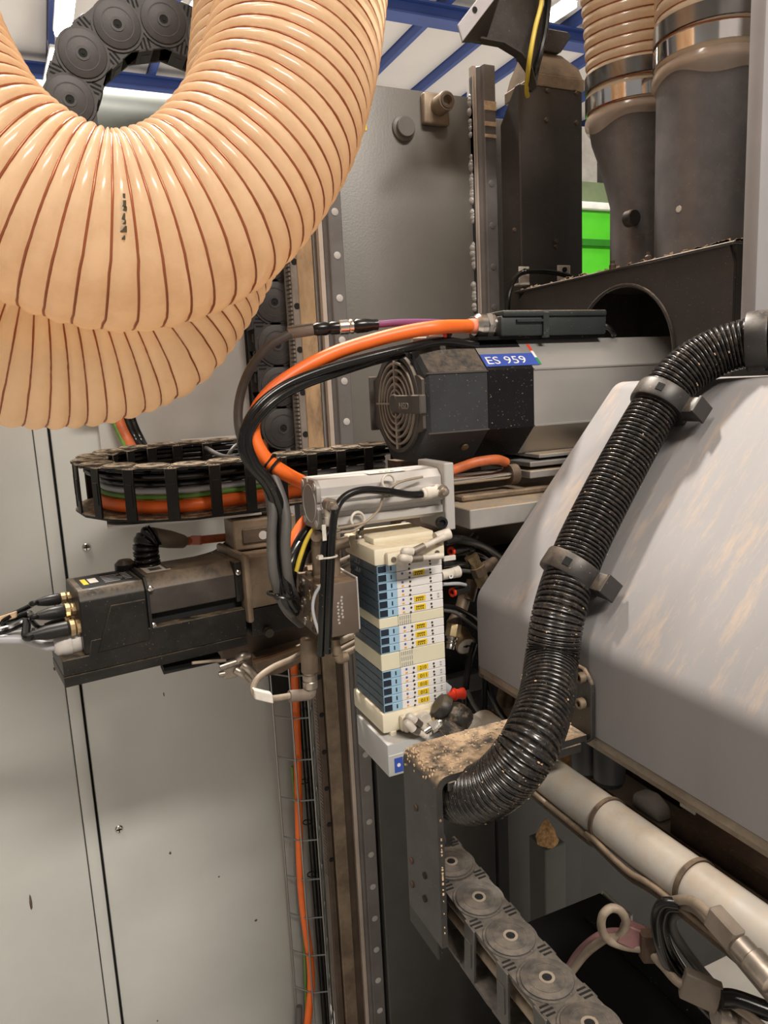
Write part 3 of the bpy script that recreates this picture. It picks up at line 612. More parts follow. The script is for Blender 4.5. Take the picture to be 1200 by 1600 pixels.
b = MB(); b.lathe((pY(727, 704, yc - .058).x, yc - .0565, zc - .0565), (0, -.7, -.7), [(0.005, 0), (0.005, .002), (0, .0025)], 14); part('screw', b, G['brass'], ecap)
# sticker on the upper chamfer
cd = V((0, 0.038, 0.0363)).normalized(); cn = V((0, -cd.z, cd.y)); base = V((0, yc - .0752, zc + .0363))
def cham(x, t, e): return V((x, 0, 0)) + base + cd * t + cn * e
Lc = (V((0, 0.038, 0.0365))).length
def slab(name, xa, xb_, t0, t1, m_, e0, e1, par):
    b = MB(); b.prism([cham(xa, t0, e0), cham(xb_, t0, e0), cham(xb_, t1, e0), cham(xa, t1, e0)], cn * (e1 - e0)); return part(name, b, m_, par)
sx1 = X2 + 0.012
st = slab('name_sticker', X1 + .0005, sx1, Lc * .1, Lc * .84, G['stickgrey'], 0.0003, 0.0006, sp); st['label'] = 'blue and grey sticker reading ES 959'
slab('blue_field', X1 + .0005, sx1 - .0005, Lc * .1, Lc * .52, G['stickblue'], 0.0006, 0.0009, st)
for i, m_ in enumerate((G['flaggreen'], G['signwhite'], G['red'])): slab('flag_stripe', sx1 - .0005, sx1 + .0035, Lc * (.12 + .24 * i), Lc * (.12 + .24 * (i + 1)), m_, 0.0003, 0.0008, st)
text('sticker_text', 'ES 959', G['signwhite'], st, cham(X1 + .005, Lc * .17, .0010), (1, 0, 0), cd, Lc * .36, (X2 - X1) * .86)
# terminal box on top
zb_ = 1.5482; zt_ = 1.5835
ya, yb2 = .805, .885
xa, xb_ = pY(783, 505, ya).x, pY(948, 505, ya).x
tb = thing('terminal_box', 'dark green black terminal box lying on top of the spindle motor', 'terminal box', ((xa + xb_) / 2, .85, zb_))
b = MB(); b.box((xa, ya, zb_ + .004), (xb_, yb2, zt_ - .006), 0.003, 2); part('box_body', b, G['tbox'], tb)
b = MB(); b.box((xa + .002, ya - .003, zt_ - .0075), (xb_ - .002, yb2 + .002, zt_), 0.002, 2); part('lid', b, G['tbox'], tb)
xm = pY(850, 505, ya).x
b = MB(); b.box((xm - .003, ya - .004, zb_ + .001), (xm + .006, ya + .002, zt_ - .002), 0.001, 1); b.box((pY(806, 505, ya).x, ya - .0035, zb_ + .021), (xm, ya + .001, zb_ + .024)); part('latch', b, G['tbox'], tb)
b = MB(); b.box((xa - .03, ya + .006, zb_ + .0002), (xb_, yb2 - .004, zb_ + .0045)); part('base_plate', b, G['band'], tb)
g0 = V((xa, ya + .022, zb_ + .0185))
b = MB(); b.cyl(g0 + V((0, 0, 0)), g0 + V((-.004, 0, 0)), .0155, n=24); b.hexn(g0 + V((-.004, 0, 0)), g0 + V((-.012, 0, 0)), .0168); b.lathe(g0 + V((-.012, 0, 0)), (-1, 0, 0), [(.0135, 0), (.0155, .001), (.0155, .009), (.0125, .013), (.0118, .014)], 24); gl = part('cable_gland', b, G['chrome'], tb, 'nickel cable gland holding the orange cable')
b = MB(); b.lathe((xb_, ya + .02, zb_ + .018), (1, -0.3, 0), [(.006, -.004), (.0075, 0), (.0075, .005), (.005, .010), (0, .012)], 16); part('small_plug', b, G['chrome'], tb)
b = MB(); b.tube([V((xb_ + .005, ya + .015, zb_ + .016)), V((xb_ + .014, ya + .012, zb_ + .013)), V((xb_ + .024, ya + .014, zb_ + .006)), V((xb_ + .03, ya + .02, zb_ + .004))], .0035, 10); solo('black_cable', b, G['blkrub'], 'short black cable curling out of the terminal box right end', 'cable')
# feet under the motor
b = MB()
zmb = zc - .0735
ft = thing('motor_mount', 'stepped milled mounting blocks under the right half of the spindle motor', 'mount', (0.66, .83, 1.36))
for nm, (a_, c_), (r0, r1), yy in (('upper_step', (843, 892), (699, 716), .79), ('middle_step', (829, 880), (717, 730), .785), ('lower_step', (829, 870), (732, 748), .78)):
    p, q = pY(a_, r1, yy), pY(c_, r0, yy); b = MB(); b.box((p.x, yy, p.z), (q.x + .12, yc + .05, min(q.z, zmb - .0005)), .001, 1); part(nm, b, G['aludusty'] if nm != 'middle_step' else G['motoralu'], ft)
# ---------------- cables from the motor
oc = thing('orange_cable', 'thick orange power cable arching from the motor gland to the cylinder', 'cable', pF(398, 660, .81))
og = [g0 + V((-.012, 0, 0)), g0 + V((-.03, 0, 0))] + [pF(*a) for a in ((690, 511, .885), (640, 518, .875), (580, 533, .865), (520, 553, .85), (462, 583, .835), (420, 615, .82), (398, 650, .812), (397, 685, .81), (416, 718, .815), (448, 741, .835), (480, 757, .90))]
b = MB(); b.tube(og, .0082, 16, 12); part('sheath', b, G['orange'], oc)
b = MB(); b.cyl(g0 + V((-.0245, 0, 0)), g0 + V((-.035, 0, -.0002)), .0094, n=20); part('pink_band', b, mat('faded_orange', (0.80, 0.27, 0.17), 0.5), oc)
for a in ((421, 722), (430, 728)):
    p = pF(a[0], a[1], .819); b = MB(); b.ring(p, (_R * .8 - _U * .62), .0098, .0018, 24, 6); part('cable_tie', b, G['blkrub'], oc)
def cable(pts, r, m_, label, name='black_cable', cat='cable', n=12, group=None, sm=8):
    b = MB(); b.tube(pts, r, n, sm); return solo(name, b, m_, label, cat, group)
cable([pF(*a) for a in ((745, 540, .93), (690, 533, .90), (640, 543, .875), (570, 560, .855), (500, 580, .832), (440, 606, .812), (397, 643, .797), (378, 690, .795), (390, 726, .80), (418, 760, .81), (431, 800, .825), (432, 860, .83), (446, 935, .835), (462, 958, .85))], .0055, G['blkrub'], 'glossy black hose under the orange cable arch, upper of two')
cable([pF(*a) for a in ((660, 548, .955), (600, 560, .89), (540, 578, .855), (470, 603, .822), (420, 634, .800), (388, 680, .795), (398, 722, .80), (423, 755, .806), (440, 800, .82), (442, 870, .825), (452, 930, .832), (464, 952, .845))], .0052, G['blkrub'], 'glossy black hose under the orange cable arch, lower of two')
# purple cable with connector
pc = thing('connector_cable', 'grey cable with black and metal round connector above the orange arch', 'cable', pF(500, 516, .86))
ps = [pF(*a) for a in ((455, 521, .86), (420, 541, .845), (392, 575, .835), (375, 620, .825), (373, 665, .82), (386, 705, .82), (413, 748, .818), (424, 800, .828), (426, 860, .835), (438, 930, .84), (458, 960, .86))]
b = MB(); b.tube(ps, .0052, 12, 10); part('grey_sheath', b, G['greyrub'], pc)
a0, a1 = pF(450, 521, .86), pF(489, 515, .865); ad = (a1 - a0).normalized(); av = _U - ad * _U.dot(ad)
b = MB(); b.cyl(a0, a1, .0068, n=16); b.obox((a0 + a1) / 2 + av * .006, (a1 - a0) * .5, av * .0012, ad.cross(av) * .0062, .0006, 1); part('tag_sleeve', b, G['sleeve'], pc, 'dusty grey tag sleeve')
def seg(px0, px1, py0, py1, prof, m_, nm):
    p, q = pF(px0, py0, .865 + (px0 - 489) * .0002), pF(px1, py1, .865 + (px1 - 489) * .0002); b = MB(); L_ = (q - p).length; b.lathe(p, q - p, [(r, h * L_) for r, h in prof], 20); part(nm, b, m_, pc)
seg(489, 529, 515, 512, [(.0062, 0), (.0078, .15), (.0078, .5), (.0066, .62), (.0078, .7), (.0078, 1)], G['blkrub'], 'plug_body')
seg(529, 553, 512, 510, [(.0078, 0), (.0088, .05), (.0088, .6), (.0078, .65), (.0088, .75), (.0088, .9), (.007, 1)], G['chrome'], 'metal_ring')
seg(553, 590, 510, 507, [(.007, 0), (.0085, .1), (.0082, .5), (.0066, .8), (.0066, 1)], G['blkrub'], 'plug_tail')
b = MB(); b.tube([pF(*a) for a in ((588, 507, .885), (630, 504, .90), (680, 504, .93), (720, 508, .96), (752, 515, .98))], .0042, 12); part('purple_sheath', b, G['purple'], pc)
# small fittings on the motor top left
for a, b_, lab in (((690, 524, .90), (704, 521, .905), 'upper'), ((668, 531, .90), (684, 530, .905), 'lower')):
    p, q = pF(*a), pF(*b_); d = q - p
    f_ = thing('push_fitting', 'small push-in fitting with red ring on motor top, ' + lab + ' one', 'fitting', p)
    b = MB(); b.cyl(p - d * 1.5, p, .004, n=14); part('fitting_body', b, G['fitwhite'], f_)
    b = MB(); b.cyl(p, p + d * .35, .0052, n=14); part('release_ring', b, G['red'], f_)
    b = MB(); b.cyl(p + d * .35, p + d * 1.6 + V((0, .02, 0)), .0055, n=14); part('elbow', b, G['blkrub'], f_)
# ================================================================== ENERGY CHAINS
def link_meshes(key, p, h, w, m_link, tail=1.0, back=.12, m_pin=None):
    r = h * 0.5; th = max(.003, .07 * h); nn_ = 18
    b = MB()
    def U(rr, back, z0, z1, bev=0.0):
        if back is None: pts = [V((rr * math.cos(t), rr * math.sin(t), z0)) for t in [2 * PI * i / 32 for i in range(32)]]; b.prism(pts, (0, 0, z1 - z0), bev, 2); return
        pts = [V((rr * math.cos(t), rr * math.sin(t), z0)) for t in [-PI / 2 + PI * i / nn_ for i in range(nn_ + 1)]]
        pts += [V((-back, rr, z0)), V((-back, -rr, z0))]
        b.prism(pts, (0, 0, z1 - z0), bev, 2)
    U(r, None, -th, 0)
    U(r * .90, None, -th * .2, th * .42, th * .26)
    b.prism([V((-.05 * p, r * .97, -th * 1.5)), V((-tail * p, r * .95, -th * 1.5)), V((-tail * p, -r * .95, -th * 1.5)), V((-.05 * p, -r * .97, -th * 1.5))], (0, 0, th * 1.1))
    U(r, min(.9, tail) * p, -w, -w + th)
    bw = .16 * p
    for s_ in (1, -1):
        b.box((-.55 * p - bw, s_ * r * .98 - .0015, -w + th * .5), (-.55 * p + bw, s_ * r * .98 + .0015, -th * .5), .0006, 1)
        b.box((-.55 * p - bw * .55, s_ * (r * .98 + .0012), -w * .72), (-.55 * p + bw * .55, s_ * (r * .98 + .0022), -w * .30))
    b.washer((0, 0, th * .42), (0, 0, 1), r * .60, r * .64, th * .08, 28)
    lk = b.mesh(key + '_link', 40); lk.materials.append(m_link)
    sls = []
    for s_ in (1, -1):
        b = MB()
        for i in range(3):
            x = -.53 * p + .085 * p * (i - 1); L_ = r * (.42 - .10 * abs(i - 1))
            b.obox((x, s_ * (r * .70 + L_ * .15), -th * .395), V((.020 * p, 0, 0)), V((0.0, L_ * .55, 0)), (0, 0, th * .05))
        sl = b.mesh(key + '_slot'); sl.materials.append(G['void']); sls.append(sl)
    b = MB(); b.washer((0, 0, th * .42), (0, 0, 1), r * .17, r * .27, th * .16, 20); pn = b.mesh(key + '_pin'); pn.materials.append(m_pin or m_link)
    b = MB(); b.lathe((0, 0, th * .42), (0, 0, 1), [(r * .17, 0), (r * .17, th * .05), (r * .06, th * .05), (r * .05, th * .2), (0, th * .2)], 16); hl = b.mesh(key + '_hole'); hl.materials.append(G['void'])
    return lk, sls, pn, hl
def chain(root, meshes, mats_):
    lk, sl, pn, hl = meshes
    for M_ in mats_:
        o = bpy.data.objects.new('link', lk); C.objects.link(o); o.parent = root; o.matrix_parent_inverse = Mx.Translation(-V(root.location)); o.matrix_basis = M_
        for nm, me in (('slot_group', sl[0]), ('slot_group', sl[1]), ('pin', pn), ('pin_hole', hl)):
            c = bpy.data.objects.new(nm, me); C.objects.link(c); c.parent = o
def basis(pos, s, n):
    s = V(s).normalized(); n = V(n).normalized(); t = n.cross(s); M_ = Mx.Identity(4)
    for i in range(3): M_[i][0] = s[i]; M_[i][1] = t[i]; M_[i][2] = n[i]; M_[i][3] = pos[i]
    return M_
# --- upper arch
def arc_path(fn, n): return [fn(i) for i in range(n)]
yU = 1.30; xl_, xr_ = 0.087, 0.3875; Ru = (xr_ - xl_) / 2; xm_ = (xl_ + xr_) / 2; zu = 1.932; pU = .0735
def upper(sv):  # arclength from the arch foot on the left leg, upwards
    if sv < 0: return V((xl_, yU, zu + sv)), V((0, 0, 1))
    if sv < PI * Ru:
        a = sv / Ru; return V((xm_ - Ru * math.cos(a), yU, zu + Ru * math.sin(a))), V((math.sin(a), 0, math.cos(a)))
    q = sv - PI * Ru; return V((xr_, yU, zu - q)), V((0, 0, -1))
uc = thing('energy_chain', 'black energy chain arching upright over the hose loop and down beside the column', 'cable chain', (xr_, yU, 1.45))
ms = []
for k in range(-5, 22):
    sv = .018 + k * pU; p0, _ = upper(sv - pU); p1, _ = upper(sv)
    if p1.z < 1.43 and sv > 0: break
    ms.append(basis(p1, p1 - p0, (0, -1, 0)))
chain(uc, link_meshes('arch', pU, .078, .055, G['chaingrey']), ms)
def off(fn, ds, lat, dep, n0, n1, step, nrm):
    out = []
    k = n0
    while k <= n1:
        p, s_ = fn(k); t = V(nrm).cross(s_); out.append(p + t * lat + V(nrm) * -dep); k += step
    return out
for lat, dep, m_, lab in ((.012, .03, G['orangedim'], 'dull red orange cable inside the upright arched chain'), (-.008, .045, G['blkrub'], 'black cable inside the upright arched chain'), (.004, .018, G['blkrub'], 'thinner black cable inside the upright arched chain')):
    pts = off(upper, 0, lat, dep, -.38, PI * Ru + .45, .03, (0, -1, 0))
    cable(pts, .0085 if m_ is G['orangedim'] else .006, m_, lab, 'orange_cable' if m_ is G['orangedim'] else 'black_cable', sm=2)
# separate thin orange cable with clips beside the right leg
cc = thing('clipped_cable', 'thin orange cable with black clips left of the upright chain by the column', 'cable', pY(403, 690, 1.33))
b = MB(); b.tube([pY(*a) for a in ((404, 440, 1.33), (408, 510, 1.33), (411, 560, 1.33), (413, 600, 1.33), (415, 650, 1.33), (417, 720, 1.33))], .0042, 10); part('sheath', b, G['orangedim'], cc)
for r_ in (500, 528, 556, 590, 640):
    p = pY(404 + (r_ - 440) * .06, r_, 1.322); b = MB(); b.box(p + V((-.016, -.004, -.009)), p + V((.010, .012, .009)), .002, 1); part('clip', b, G['blkpl'], cc)
# --- horizontal loop chain
h_, w_, pH = .046, .070, .0470
Rh = .127; xC, yN = .173, .950 + h_ / 2
yF = yN + 2 * Rh; zH0 = 1.4107; tilt = .012 / (2 * Rh)
dxr = V((.29, .05, 0)).normalized()
def loop(sv):  # from the bend centre outwards: negative = front run, positive = back run
    if sv < 0:
        p = V((xC, yN, 0)) + dxr * (-sv); s_ = -dxr
    elif sv < PI * Rh:
        a = sv / Rh; p = V((xC - Rh * math.sin(a), yN + Rh - Rh * math.cos(a), 0)); s_ = V((-math.cos(a), math.sin(a), 0))
    else: p = V((xC + (sv - PI * Rh), yF, 0)); s_ = V((1, 0, 0))
    p.z = zH0 + (p.y - yN) * tilt; return p, V((s_.x, s_.y, s_.y * tilt)).normalized()
lc = thing('energy_chain', 'black energy chain lying flat in a U loop, dusty on top, beside the motor', 'cable chain', (xC, yN, zH0 - w_))
ms = []
nH = V((0, -tilt, 1)).normalized()
for k in range(-6, 11):
    sv = .012 + k * pH; p0, _ = loop(sv - pH); p1, _ = loop(sv)
    ms.append(basis(p1, p1 - p0, nH))
LM = link_meshes('loop', pH, h_, w_, mat('loop_chain_black', (0.011, 0.0105, 0.010), 0.45, var=0.2, spec=0.25, dust=0.95, dcol=(0.52, 0.41, 0.29), dscale=85))
chain(lc, LM, ms)
def loopcable(lat, z, r, m_, lab, nm, s0=-.30, s1=.52):
    pts = []; k = s0
    while k <= s1:
        p, s_ = loop(k); t = V((0, 0, 1)).cross(s_); pts.append(p + t * lat + V((0, 0, z))); k += .03
    cable(pts, r, m_, lab, nm, sm=2)
# outward = -t on the front run
loopcable(-.010, -.0555, .0090, G['orange'], 'thick orange cable lying at the bottom inside the flat loop chain', 'orange_cable')
loopcable(-.012, -.0430, .0035, G['green'], 'green and yellow earth cable above the orange cable in the loop chain', 'earth_cable')
loopcable(-.014, -.0352, .0044, G['lgcable'], 'light grey cable running in the middle of the flat loop chain', 'grey_cable')
for i, (la, z) in enumerate(((-.013, -.010), (-.012, -.018), (-.014, -.0260), (.004, -.014))):
    loopcable(la, z, .0042, G['blkrub'], ['upper glossy black cable inside the flat loop chain', 'second glossy black cable from the top inside the flat loop chain', 'black cable just above the grey one inside the flat loop chain', 'black cable on the inner side of the flat loop chain'][i], 'black_cable')
# grey bracket ends of the loop
pB, _ = loop(.52)
lb = thing('chain_bracket', 'small grey bracket plate at the back end of the flat loop chain', 'bracket', (pB.x, yF, zH0 - w_))
x_ = pB.x + .012
b = MB(); b.box((x_, yF - .005, zH0 - .066), (x_ + .002, yF + .10, zH0 + .016), .0006, 1); part('upright_plate', b, G['alu'], lb)
b = MB(); b.box((x_ - .10, yF + .024, zH0 + .010), (x_ - .0005, yF + .09, zH0 + .012)); part('top_plate', b, G['alu'], lb)
b = MB(); b.box((x_ - .02, yF + .0905, zH0 - .06), (x_ + .022, yF + .0925, zH0 + .012)); part('wall_plate', b, G['alu'], lb)
q = loop(-.20)[0]
lb2 = thing('chain_tray', 'thin grey tray under the front run of the flat loop chain', 'bracket', (q.x, q.y, zH0 - w_ - .006))
b = MB(); b.prism([(.055, yN + .02, zH0 - w_ - .006), (.20, yN - .005, zH0 - w_ - .006), (.25, yN - .005, zH0 - w_ - .006), (.25, yN + .10, zH0 - w_ - .006), (.06, yN + .10, zH0 - w_ - .006)], (0, 0, .003)); part('tray_plate', b, G['alu'], lb2)
# cables dropping from the upright chain's left leg into the loop
for i, (dx, m_, lab) in enumerate(((0, G['green'], 'green earth cable dropping from the upper chain behind the loop'), (9, G['orangedim'], 'orange cable dropping from the upper chain behind the loop'), (22, G['blkrub'], 'first black cable dropping from the upper chain behind the loop'), (30, G['blkrub'], 'last black cable dropping from the upper chain behind the loop'))):
    cable([pY(172 + dx, 640, 1.335), pY(180 + dx, 665, 1.33), pY(192 + dx, 690, 1.32), pY(205 + dx, 712, 1.28), pY(225 + dx, 730, 1.24)], (.004, .009, .007, .0065)[i], m_, lab, ('earth_cable', 'orange_cable', 'black_cable', 'black_cable')[i])
# loose thin cables right of the loop
cable([pY(*a) for a in ((322, 700, 1.2), (345, 712, 1.1), (372, 716, 1.05), (400, 724, 1.02))], .0035, G['greyrub'], 'thin grey cable leaving the loop chain back end', 'grey_cable')
cable([pY(*a) for a in ((352, 722, 1.12), (362, 703, 1.12), (376, 694, 1.14), (405, 700, 1.2))], .003, G['greyrub'], 'thin grey cable curling up behind the loop chain', 'grey_cable')

# --- lower chain toward the camera
pL = .0508; xL, zL = .3095, 1.0405; hL, wL = .047, .058
lo = thing('energy_chain', 'dusty energy chain running from the black bracket towards the bottom edge', 'cable chain', (xL, .45, zL - wL))
LM2 = link_meshes('low', pL, hL, wL, G['chaindust'], m_pin=G['pinring'])
LM3 = link_meshes('low_end', pL, hL, wL, G['chaindust'], tail=.45, m_pin=G['pinring'])
ms = []
for k in range(0, 8):
    y = .5755 - k * pL; dz_ = -.010 * math.sin(max(0, min(1, (k + .5) / 6)) * PI); dz0 = -.010 * math.sin(max(0, min(1, (k - .5) / 6)) * PI)
    p1 = V((xL, y, zL + dz_)); p0 = V((xL, y + pL, zL + dz0)); s_ = (p1 - p0).normalized(); n_ = V((0, s_.z * -1, 1)); n_ = (V((0, 0, 1)) - s_ * s_.z).normalized()
    ms.append(basis(p1, s_, n_))
chain(lo, LM2, ms[1:]); chain(lo, LM3, ms[:1])
for i, (dx, z, m_, lab) in enumerate(((-.012, -.016, G['palecable'], 'pale dusty cable high inside the lower energy chain'), (-.010, -.034, G['palecable'], 'pale dusty cable low inside the lower energy chain'), (.006, -.025, G['greyrub'], 'dark cable inside the lower energy chain'))):
    cable([V((xL + dx, .58 - .05 * k, zL + z - .006)) for k in range(10)], .0062, m_, lab, 'grey_cable', sm=2)

# ================================================================== PNEUMATIC CYLINDER
ycy, zcy = .75, 1.3735
cy = thing('pneumatic_cylinder', 'silver square profile pneumatic cylinder under the spindle motor', 'cylinder', (.33, .777, 1.346))
xA, xB = .2555, .4095
hh = .0275
def prof(x, e=0):  # y,z outline with slots
    y0_, y1_ = ycy, ycy + .053; z0, z1 = zcy - hh, zcy + hh
    pts = [(y0_ + .004, z0), (y1_ - .004, z0), (y1_, z0 + .004), (y1_, z1 - .004), (y1_ - .004, z1), (y0_ + .030, z1), (y0_ + .030, z1 - .003), (y0_ + .026, z1 - .003), (y0_ + .026, z1), (y0_ + .010, z1 - .001), (y0_ + .002, z1 - .009),
           (y0_ + .002, z1 - .018), (y0_, z1 - .019), (y0_, z1 - .023), (y0_ + .005, z1 - .023), (y0_ + .005, z1 - .027), (y0_, z1 - .027), (y0_, z0 + .019), (y0_ + .004, z0 + .017), (y0_ + .004, z0 + .013), (y0_, z0 + .012), (y0_, z0 + .004)]
    return [V((x, a, c)) for a, c in pts]
b = MB(); b.rings([prof(xA + .005), prof(xB)]); part('profile_body', b, G['alu'], cy, ang=20)
b = MB(); P = [(ycy + .008, zcy - hh), (ycy + .045, zcy - hh), (ycy + .053, zcy - hh + .008), (ycy + .053, zcy + hh - .008), (ycy + .045, zcy + hh), (ycy + .032, zcy + hh), (ycy + .031, zcy + hh - .004), (ycy + .028, zcy + hh - .004), (ycy + .027, zcy + hh), (ycy + .008, zcy + hh), (ycy, zcy + hh - .008), (ycy, zcy + .004), (ycy + .003, zcy + .003), (ycy + .003, zcy - .003), (ycy, zcy - .004), (ycy, zcy - hh + .008)]
b.prism([V((xA, a, c)) for a, c in P], (.005, 0, 0), .0005, 1); ec = part('end_plate', b, mat('end_plate_grey', (0.33, 0.31, 0.285), 0.5, metal=0.4, var=0.08), cy)
b = MB(); b.washer((xA, ycy + .0265, zcy), (-1, 0, 0), .0205, .0215, .0006, 40)
for a in (.007, .046):
    for c in (-.0205, .0205): b.lathe((xA, ycy + a, zcy + c), (-1, 0, 0), [(.0042, 0), (.0042, .0008), (.003, .0010), (0, .0010)], 14)
part('end_ring', b, G['alu'], ec)
b = MB(); b.box((xB + .0005, ycy - .006, zcy - hh - .018), (xB + .013, ycy + .062, zcy + hh + .006), .0012, 1); ep = part('mounting_plate', b, G['alu'], cy)
b = MB(); b.lathe((xB - .004, ycy - .001, zcy - hh - .008), (-.2, -1, 0), [(.0068, 0), (.0068, .006), (.004, .0062), (.004, .003), (0, .003)], 18); part('socket_screw', b, G['blkpl'], ep)
pl0, pl1 = pY(572, 741, ycy + .018), pY(630, 728, ycy + .018)
b = MB(); b.box((pl0.x, ycy + .0105, zcy + hh + .0001), (pl1.x, ycy + .0250, zcy + hh + .0005)); lb_ = part('paper_label', b, G['paper'], cy, 'white paper label with faint print')
for i in range(3):
    b = MB(); b.box((pl0.x + .016 + i * .007, ycy + .016, zcy + hh + .0006), (pl0.x + .021 + i * .007, ycy + .0195, zcy + hh + .0008)); part('print', b, G['greyrub'], lb_)
# piston rods and slide block at right
b = MB()
rd = thing('guide_rods', 'two steel guide rods right of the cylinder mounting plate', 'rod', (.47, .80, 1.37))
for r_, yy, rr in ((751, .79, .005), (743, .81, .004)):
    p = pY(720, r_, yy); b = MB(); b.cyl((xB + .0135, yy, p.z), (.53, yy, p.z), rr, n=14); part('rod', b, G['chrome'], rd)
b = MB(); p = pY(797, 742, .79); b.cyl((p.x, .795, p.z), (p.x + .012, .795, p.z), .013, n=24); part('rod_seal', b, G['browndark'], rd)
p, q = pY(723, 785, .785), pY(836, 757, .785)
b = MB(); b.box((p.x, .785, p.z), (q.x + .05, .83, q.z - .004), .002, 1); solo('slide_rail', b, G['dirtysteel'], 'grimy slide rail lying between guide rods and milled block', 'rail')
p, q = pY(735, 828, .735), pY(840, 770, .735); zt_b = pY(735, 797, .735).z
b = MB(); b.box((pY(735, 810, .735).x, .735, pY(735, 828, .735).z), (.62, .80, zt_b), .0012, 1); solo('milled_block', b, G['aludusty'], 'thick milled block with sawdust on top right of the cylinder', 'block')
cable([pF(*a) for a in ((700, 738, .92), (720, 730, .92), (745, 722, .92), (775, 718, .93), (790, 722, .95))], .0062, G['orangedim'], 'dim orange cable in the gap under the motor', 'orange_cable')
b = MB(); b.box((.43, .90, 1.25), (.80, .945, 1.395)); solo('carriage_block', b, G['browndark'], 'dark grimy carriage block in the shade under the spindle motor', 'machine part')
# elbow fittings and the black air hose
def elbow_fit(c, label, dirv, hose_dir):
    f_ = thing('elbow_fitting', label, 'fitting', c)
    b = MB(); b.cyl(c, c + V(dirv) * .012, .0075, n=18); b.hexn(c + V(dirv) * .012, c + V(dirv) * .0165, .0062); b.lathe(c + V(dirv) * .0165, dirv, [(.0042, 0), (.0046, .003), (.003, .0055), (0, .006)], 14); part('banjo_bolt', b, G['dullmetal'], f_)
    b = MB(); q = c + V(dirv) * .006; hd = V(hose_dir).normalized(); b.lathe(q, hd, [(.0065, 0), (.0065, .012), (.0072, .0125), (.0072, .020), (.0062, .021), (.0062, .0245), (.005, .025)], 16); part('hose_stem', b, G['fitwhite'], f_)
    return q + hd * .025
e1 = pY(513, 788, ycy - .014)
s1 = elbow_fit(e1, 'pale elbow fitting on the left front of the cylinder', (0, -1, 0), (0, -.05, -1))
e2 = pY(684, 766, ycy - .002)
s2 = elbow_fit(e2, 'pale elbow fitting on the right front of the cylinder', (0, -1, 0), (-1, -.05, -.05))
cable([s2 + V((.004, 0, 0))] + [pY(*a) for a in ((640, 773, .735), (600, 767, .728), (565, 766, .726), (538, 777, .724), (524, 800, .718), (519, 840, .716), (517, 880, .716), (514, 950, .716), (512, 1020, .72))], .0042, G['blkrub'], 'black air hose looping from right fitting down past the left fitting', 'air_hose', 'hose')
cable([s1 + V((0, 0, .004))] + [pY(*a) for a in ((508, 850, .724), (507, 900, .724), (504, 960, .724), (501, 1024, .728))], .0046, G['blkrub'], 'black air hose hanging straight down from the left elbow fitting', 'air_hose', 'hose')
p, q = pY(503, 843, .717), pY(510, 822, .717)
b = MB(); b.obox((p + q) / 2, V((.0022, 0, 0)), V((0, .0006, 0)), V((0, 0, .0085)), .0003, 1); solo('hose_tag', b, G['paper'], 'small white tag on the hanging black air hose', 'tag')
b = MB(); b.ring(pY(511, 870, .7185), (0, .1, 1), .0105, .0011, 24, 6); b.box(pY(500, 871, .712) + V((-.002, -.002, -.002)), pY(500, 871, .712) + V((.003, .003, .002))); solo('cable_tie', b, G['paper'], 'white cable tie around the two hanging air hoses', 'cable tie')
cable([pY(*a) for a in ((508, 905, .722), (492, 930, .728), (489, 955, .728), (497, 985, .726), (506, 1005, .724))], .0018, G['lgcable'], 'thin pale wire bowing out beside the hanging air hoses', 'wire')
# ring ties with thin grey wires
for (px, py), lab in (((607, 753), 'upper right'), ((559, 812), 'lower left')):
    c = pY(px, py, .742); f_ = thing('ring_tie', 'grey ring tie with black knot on the cylinder front, ' + lab, 'cable tie', c)
    b = MB(); b.ring(c, (.15, -1, .1), .0082, .0016, 24, 8); part('ring', b, G['fitwhite'], f_)
    b = MB(); b.ball(c + V((.003, -.002, -.009)), .0032, 8); b.cyl(c + V((.003, -.002, -.009)), c + V((-.002, -.004, -.015)), .0011, n=6); part('knot', b, G['blkrub'], f_)
cable([pY(*a) for a in ((660, 745, .744), (632, 751, .738), (616, 758, .735), (600, 772, .735), (592, 796, .735), (572, 815, .735), (548, 822, .735), (526, 826, .72))], .0015, G['palecable'], 'thin pale wire strung between the two ring ties', 'wire')
cable([pY(*a) for a in ((572, 816, .736), (552, 829, .735), (530, 832, .728), (519, 836, .722))], .0016, G['palecable'], 'second thin pale wire below the lower ring tie', 'wire')
